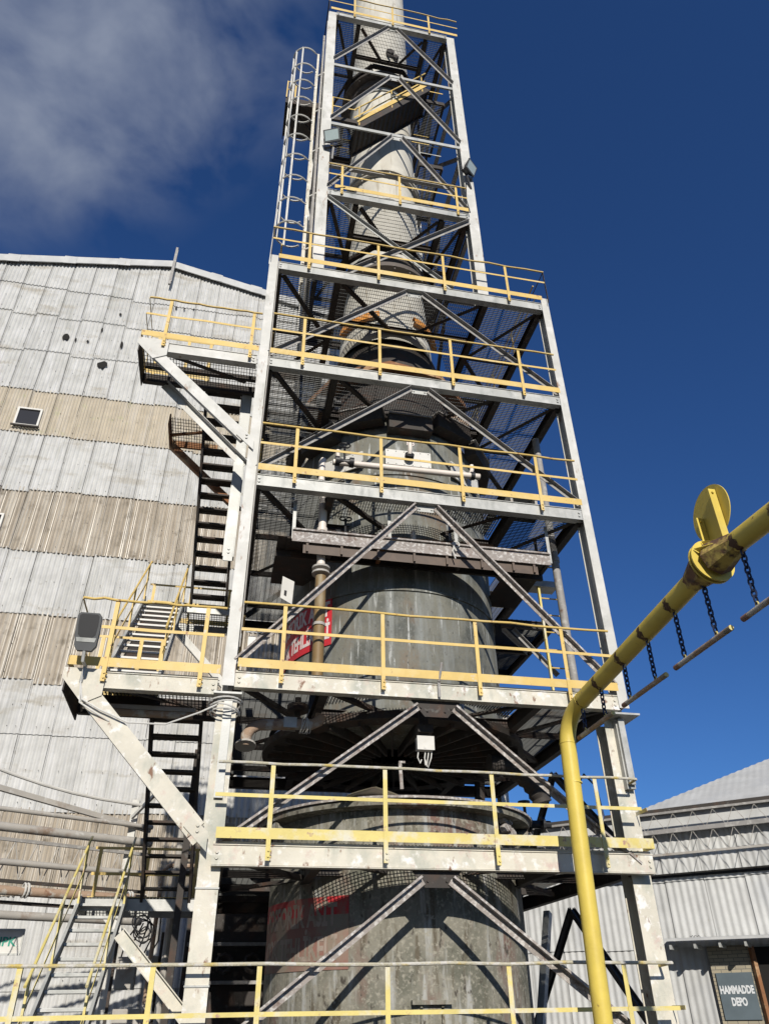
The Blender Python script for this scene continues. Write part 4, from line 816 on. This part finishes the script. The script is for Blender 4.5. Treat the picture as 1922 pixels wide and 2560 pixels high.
# ------------------------------------------------------------------ pipe bridge, lower left
PB = thing('pipe_bridge', 'lattice pipe bridge carrying grey pipes across the shed wall, lower left', 'pipe bridge', (-3, 6.5, 4.5))
A0 = Vector((-4.75, 5.6, 0)); B0 = Vector((-1.45, 7.5, 0)); dirp = (B0-A0).normalized(); A0 = A0-dirp*6
def along(t, off, z): n_ = Vector((-dirp.y, dirp.x, 0)); p = A0+(B0-A0)*t+n_*off; return (p.x, p.y, z)
for z, off, r, mt in ((5.05, 0, .045, GREYP), (4.72, -.05, .085, GREYP), (3.62, -.15, .085, RPIPE), (3.22, -.1, .075, GREYP), (4.10, -.12, .06, GREYP)):
    mb = MB(); mb.tube([along(t/8, off, z-.10*math.sin(math.pi*t/8)*.3) for t in range(9)], r, 10); mb.build('pipe', mt, PB, smooth=True)
mb = MB(); mb.tube([along(t/16, .1, 6.40-.90*t/16-.14*abs(math.sin(2.6*math.pi*t/16+1.3))) for t in range(17)], .035, 8); mb.build('conduit', BOXW, PB, smooth=True)
mb = MB(); mb.bar(along(0, .1, 6.24), along(1, .1, 5.0), .10, .10); mb.build('tray_or_shade_strip', GREYP, PB)
for z in (4.50, 3.78, 3.42): mb = MB(); mb.bar(along(0, .05, z), along(1, .05, z), .06, .06); mb.build('chord', BRACE if z > 4 else DARK, PB)
mb = MB()
for k in range(46):
    mb.tube([along(k/46, .05, 4.48 if k % 2 else 3.80), along((k+1)/46, .05, 3.80 if k % 2 else 4.48)], .012, 5)
mb.build('lattice', GREYP, PB)
for t in (.658, .25): mb = MB(); mb.bar(along(t, -.25, 3.1), along(t+.012, -.25, 4.0), .05, .08, up=(0, 1, 0)); mb.build('strut', GALV, PB)
for t in (.747, .961): mb = MB(); mb.torus(along(t, -.15, 3.62), .12, .02, tuple(dirp), 14, 5); mb.torus(Vector(along(t, -.15, 3.62))+dirp*.06, .12, .02, tuple(dirp), 14, 5); mb.build('rope_wrap', BOXW, PB)
mb = MB(); mb.box(-1.95, -1.80, 7.4, 7.55, 0, 5.6); mb.bar((-1.9, 7.3, 5.2), (-1.3, 6.6, 5.7), .06, .06); mb.build('pylon', WHITE, PB)
NS = thing('plant_sign', 'white framed sign with green letters at the left edge above the lowest rail', 'sign', (-4.2, 9, 2.9))
mb = MB(); mb.box(-4.75, -3.90, 8.99, 9.04, 2.72, 3.20); mb.build('board', BOXW, NS)
mb = MB(); mb.box(-4.75, -3.90, 8.96, 8.989, 3.17, 3.21); mb.box(-4.75, -3.90, 8.96, 8.989, 2.71, 2.75); mb.box(-3.93, -3.89, 8.96, 8.989, 2.75, 3.17); mb.build('frame', GALV, NS)
text_mesh('NPK', .24, GREENL, NS, lambda x, y, z: (-4.27+x, 8.985-z, 2.96+y), bold=.006)
rp_ = MB()
for k in range(6): rp_.torus((-1.05+random.uniform(-.08, .08), 3.2+random.uniform(-.1, .1), 2.75+random.uniform(-.12, .12)), random.uniform(.10, .17), .010, (random.uniform(-1, 1), 1, random.uniform(-.5, .5)), 16, 5)
tag(rp_.build('cable_bundle', BLACK), 'tangle of dark cables under the lower stair landing', 'cable')

for i, (x, y, z0, z1, r, mt, lab) in enumerate(((-.72, 5.2, 0, 4.6, .06, GREYP, 'thin grey vertical pipe behind the lower stair landing'), (-.98, 5.4, 0, 3.9, .04, RPIPE, 'slim rusty vertical pipe behind the lower stair landing'))):
    mb = MB(); mb.tube([(x, y, z0), (x, y, z1), (x+.12, y+.1, z1+.1), (x+1.0, y+.2, z1+.12)], r, 8); tag(mb.build('riser_pipe', mt, smooth=True), lab, 'pipe')
sw_ = thing('switch_rack', 'small rack of grey cabinets and cables behind the lower stair', 'cabinet', (-1.3, 5.6, 1.5))
for x, z, a, b in ((-1.55, 2.0, .34, .5), (-1.12, 2.15, .26, .36), (-1.5, 1.4, .5, .32)): mb = MB(); mb.box(x, x+a, 5.5, 5.7, z, z+b); mb.box(x+.02, x+a-.02, 5.485, 5.5, z+.02, z+b-.02); mb.build('cabinet', GREYP, sw_)
mb = MB(); mb.box(-1.65, -1.60, 5.7, 5.75, 0, 2.9); mb.build('frame_post', DARK, sw_); mb = MB(); mb.box(-.86, -.81, 5.7, 5.75, 0, 2.9); mb.build('frame_post', DARK, sw_)
for k in range(5): mb = MB(); mb.tube([(-1.5+.12*k, 5.52, 2.5), (-1.45+.14*k, 5.45, 2.75), (-1.3+.1*k, 5.5, 3.0+.03*k)], .014, 5); mb.build('cable', BLACK, sw_)
# ------------------------------------------------------------------ store building on the right
b48 = R(-48); WD = Vector((math.sin(b48), math.cos(b48), 0)); WN = Vector((WD.y, -WD.x, 0)); WP = Vector((11.6, 8.0, 0))
if WN.dot(Vector((0, -10.6, 0))-WP) < 0: WN = -WN       # towards the viewer
def onw(u, o, z): p = WP+WD*u+WN*o; return (p.x, p.y, z)
SB = thing('store_building', 'pale corrugated store with a long sloping roof at the right edge', 'building', tuple(WP))
for i, (a, b) in enumerate(((4.28, 5.75), (2.85, 4.28), (1.2, 2.85), (0, 1.2))):
    sheet_band(SB, CLAD2, a, b, -9, 9.5, onw, pitch=.17, amp=.011, sw=.95, seed=40+i)
mb = MB(); mb.prism([onw(-10, -.15, 0), onw(9.5, -.15, 0), onw(9.5, -.15, 5.8), onw(-10, -.15, 5.8)], tuple(-WN), .4); mb.build('wall', CLAD2, SB, attr=[1.0]*len(mb.v))
# hipped roof: eave along the wall, hip rising from the left corner
nU = 130; C0 = 1.0; H_ = 8.0
mb = MB()
for i in range(nU+1):
    u = C0-.09*i; t = min(H_, C0-u) ; c_ = .010*math.cos(2*math.pi*u/.18)
    mb.v.append(onw(u, .35, 5.88+c_)); mb.v.append(onw(u, .35-t, 5.88+.5*t+c_))
for i in range(nU): mb.f.append((2*i, 2*i+1, 2*i+3, 2*i+2))
mb.build('roof', CLAD2, SB, smooth=True, attr=[.95]*len(mb.v))
mb = MB()
for i in range(90):
    o_ = .35-.18*i; t = min(H_, .35-o_, 16-(.35-o_)); t = max(t, 0); mb.v.append(onw(C0, o_, 5.87)); mb.v.append(onw(C0-t, o_, 5.87+.5*t))
for i in range(89): mb.f.append((2*i, 2*i+1, 2*i+3, 2*i+2))
mb.build('roof', CLAD2, SB, smooth=True, attr=[.95]*len(mb.v))
mb = MB(); mb.bar(onw(-9, .42, 5.82), onw(9.5, .42, 5.82), .10, .14); mb.build('gutter', DARK, SB)
mb = MB(); mb.bar(onw(-9, .30, 5.55), onw(9.5, .30, 5.55), .04, .42); mb.build('eave_panel', CLAD2, SB, attr=[1.0]*len(mb.v))
mb = MB(); mb.prism([onw(-9, .09, 4.27), onw(.95, .09, 4.33), onw(.95, .09, 4.42), onw(-9, .09, 4.42)], tuple(WN), .012); mb.build('gap_strip', HOLE, SB)
mb = MB(); mb.prism([onw(-9, .12, 2.86), onw(.72, .12, 2.96), onw(.72, .95, 2.90), onw(-9, .95, 2.78)], (0, 0, 1), .05)
mb.build('canopy', CLAD2, SB, attr=[1.0]*len(mb.v))
for u in (.55, .0, -.55, -1.1): mb = MB(); mb.bar(onw(u, .12, 2.78), onw(u, .9, 2.78), .05, .09); mb.build('canopy_bracket', GALV, SB)
mb = MB(); vs = [onw(-.12, .13, 0), onw(-1.05, .13, 0), onw(-1.05, .13, 2.80), onw(-.12, .13, 2.80)]
mb.prism(vs, tuple(WN), .02); bo = mb.build('brick_pier', BRICKM, SB)
uvl = bo.data.uv_layers.new(name='UVMap')
for lp in bo.data.loops:
    c = bo.data.vertices[lp.vertex_index].co+Vector(WP); uvl.data[lp.index].uv = ((c-WP).dot(WD), c.z)
mb = MB(); mb.prism([onw(-1.15, .13, 0), onw(-3.6, .13, 0), onw(-3.6, .13, 2.75), onw(-1.15, .13, 2.75)], tuple(WN), .02); mb.build('doorway', HOLE, SB)
mb = MB(); mb.bar(onw(-1.10, .2, 0), onw(-1.10, .2, 2.76), .09, .10, up=(0, 1, 0)); mb.build('door_post', RUST, SB)
HD = thing('store_sign', 'slate grey sign with pale stencil letters on the brick pier', 'sign', onw(-.55, .17, 1.4))
mb = MB(); mb.prism([onw(-.20, .17, 1.36), onw(-.98, .17, 1.36), onw(-.98, .17, 2.26), onw(-.20, .17, 2.26)], tuple(WN), .02); mb.build('board', SIGNG, HD)
for tx, zz in (('HAMMADDE', 1.92), ('DEPO', 1.69)):
    text_mesh(tx, .21, LETP, HD, lambda x, y, z, zz=zz: onw(-.585-x, .196+z, zz+y), bold=.010, squeeze=.62)
# lattice conveyor frame in front of the store
LF = thing('lattice_gantry', 'thin lattice gantry running along the eave of the store building', 'gantry', onw(0, 1, 4.8))
for z, dd in ((5.70, .05), (5.27, .10), (4.74, .05)):
    mb = MB(); mb.bar(onw(-9, .8, z), onw(5.0, .8, z+.02), .06, dd); mb.build('chord', GREYP if z < 5 else BRACE, LF)
mb = MB(); k = 0; u = -9
while u < 5:
    z0_, z1_ = (5.68, 5.29) if k % 2 else (5.29, 5.68); mb.tube([onw(u, .8, z0_), onw(u+.24, .8, z1_)], .007, 5)
    z0_, z1_ = (5.24, 4.76) if k % 2 else (4.76, 5.24); mb.tube([onw(u+.1, .8, z0_), onw(u+.34, .8, z1_)], .007, 5); u += .24; k += 1
mb.build('lattice', GREYP, LF)
hk = MB(); hk.tube([onw(-.1+.03*i, .5+.02*math.sin(i*2), 2.97+.05*abs(math.sin(i*1.3))) for i in range(9)], .007, 5); tag(hk.build('wire_scrap', BLACK), 'scrap of dark wire lying on the store canopy', 'wire')
md = MB(); md.bar((5.3, 3.2, .9), (6.05, 3.9, 3.1), .12, .12); tag(md.build('grey_strut', GALV), 'pale grey diagonal strut behind the right tower leg near the store wall', 'strut')

# ------------------------------------------------------------------ yellow height barrier
PR = .114
HB = thing('height_barrier', 'thick yellow pipe gantry with hanging bars crossing in front of the tower', 'height barrier', (4.7, -.65, 0))
J = Vector((4.85, -4.55, 5.60)); E1 = Vector((4.88, -5.54, 5.57)); E2 = E1+(E1-J).normalized()*7.0
b0 = Vector((4.757, -.65, 4.80)); p0_ = Vector((4.85, -.78, 5.25)); dJ = (J-p0_).normalized()
arc = []
for i in range(9):
    t = i/8; A_ = b0; B_ = Vector((4.80, -.65, 5.20)); C_ = p0_+dJ*.34; arc.append(A_*(1-t)**2+B_*2*t*(1-t)+C_*t*t)
mb = MB(); mb.tube([Vector((4.66, -.65, 0)), Vector((4.68, -.65, 1.55)), Vector((4.715, -.65, 3.3)), b0]+arc[1:]+[J], PR, 32); mb.build('post_and_beam', YELP, HB, smooth=True)
mb = MB(); mb.tube([J, E1, E2], PR, 32); mb.tube([E2-(E1-J).normalized()*.0, Vector((E2.x, E2.y, 0))], PR, 24); mb.build('far_beam', YELP, HB, smooth=True)
mb = MB()
for q, d in ((b0-Vector((0, 0, .0)), Vector((.03, 0, 1))), (b0+Vector((0, 0, -.55)), Vector((.03, 0, 1))), (arc[-1], dJ)): mb.disc(q, PR+.006, d, .016, 32)
mb.build('weld_seam', YELP, HB, smooth=True)
dm = (E1-J).normalized()
mb = MB(); mb.disc(J-dJ*.02, .25, (dJ+dm), .02, 28); mb.disc(J+dJ*.03, .25, (dJ+dm), .02, 28); cn_ = MB(); cn_.tube([J-dJ*.40, J-dJ*.10], [PR+.004, .20], 8, cap=False); cn_.tube([J+dm*.10, J+dm*.46], [.20, PR+.004], 8, cap=False)
up_ = Vector((0, 0, 1)); sdv = dm.cross(up_).normalized()
for s_ in (-1, 1):
    for ang in (20, 60): v_ = (up_*math.cos(R(ang))*1+sdv*s_*math.sin(R(ang))); mb.prism([J+dm*.05+v_*.24, J+dm*.05+v_*.12, J+dm*.34+v_*.12], tuple(dm.cross(v_)), .008)
jc_ = mb.build('joint_collar', YELP, HB); cn_.build('reducer_cone', YRUST, jc_)
DC = Vector((4.98, -4.62, 6.20))
mb = MB(); mb.disc(DC, .33, (1, 0, 0), .012, 40); bk = mb.build('marker_disc', YELP, HB, smooth=True)
for yy, h0, h1 in ((-4.48, 5.66, 6.22), (-4.80, 5.70, 6.40)):
    mb = MB(); mb.box(4.88, 4.965, yy-.005, yy+.005, h0, h1); mb.box(4.962, 4.970, yy+.005, yy+.06, h0, h1); mb.disc((4.92, yy-.01, h1-.05), .014, (0, 1, 0), .03, 6); mb.build('bracket', YELP, bk)
def link_chain(a, b, lk=.085):
    a = Vector(a); b = Vector(b); d = (b-a); n = max(2, int(d.length/(lk*.72))); mb = MB(); dn = d.normalized(); st = d/n
    for i in range(n):
        c = a+st*(i+.5); ax = Vector((1, .3, 0)) if i % 2 else Vector((-.3, 1, 0)); ax = (ax-dn*ax.dot(dn)).normalized(); x = dn; y = ax.cross(x)
        pts = []
        for k in range(13):
            t = 2*math.pi*k/12; pts.append(c+x*(math.cos(t)*lk*.52)+y*(math.sin(t)*lk*.30))
        mb.tube(pts, .0105, 5, cap=False)
    return mb
hang = [((-1.22,), None)]
ZBAR = 4.835; BX = 4.86
labs = ['hanging grey bar with red ends nearest the pipe bend', 'second hanging bar out from the pipe bend', 'third hanging bar, below the flanged pipe joint', 'outermost hanging bar at the right picture edge']
for i, (ya, yb, cs) in enumerate(((-.82, -1.90, (-1.06, -1.68)), (-2.19, -3.26, (-2.38, -3.02)), (-3.46, -4.55, (-3.68, -4.30)), (-4.75, -5.85, (-5.0, -5.6)))):
    t = thing('hanging_bar', labs[i], 'hanging bar', (BX, (ya+yb)/2, ZBAR), group='bars hanging from the height barrier')
    mb = MB(); mb.tube([(BX, ya-.10, ZBAR), (BX, yb+.10, ZBAR)], .030, 14); mb.build('bar', RPIPE, t, smooth=True)
    for e, s_ in ((ya, -1), (yb, 1)): mb = MB(); mb.tube([(BX, e, ZBAR), (BX, e+s_*.10, ZBAR)], .031, 14); mb.build('end_band', REDF, t, smooth=True)
    mb = MB(); mb.disc((BX, yb, ZBAR), .028, (0, 1, 0), .008, 14); mb.build('end_cap', YELB, t)
    for c in cs:
        dd_ = dJ if c > J.y else dm
        if c > J.y: q = p0_+(J-p0_)*((c-p0_.y)/(J.y-p0_.y))
        else: q = J+(E1-J)*((c-J.y)/(E1.y-J.y))
        top_ = Vector((q.x, c-.03, q.z-PR*1.02))
        sc2 = MB(); qx = q+dd_*.05; a_ = Vector((-1, 0, 0)); b_ = dd_.cross(a_).normalized()
        for k in range(-3, 5):
            for e_ in (-1, 1):
                ang = R(-40+16*k); r_ = PR+.0015; sc2.v.append(tuple(qx+dd_*e_*(.055+.02*math.sin(k*2.3))*(1-abs(k-.5)/6)+(a_*math.cos(ang)+Vector((0, 0, 1))*math.sin(ang)*1.0)*r_))
        sc2.f = [(2*k, 2*k+1, 2*k+3, 2*k+2) for k in range(7)]; sc2.build('weld_scorch', SCORCH, HB, smooth=True)
        link_chain(top_, (BX, c, ZBAR+.06)).build('chain', IRON, t)
        mb = MB(); mb.torus((BX, c, ZBAR+.045), .022, .008, (1, 0, 0), 12, 5); mb.torus(top_+Vector((0, 0, .01)), .03, .009, (1, 0, 0), 12, 5); mb.build('eye_hook', YELB, t)

for o in bpy.data.objects:
    if '_org' in o: del o['_org']
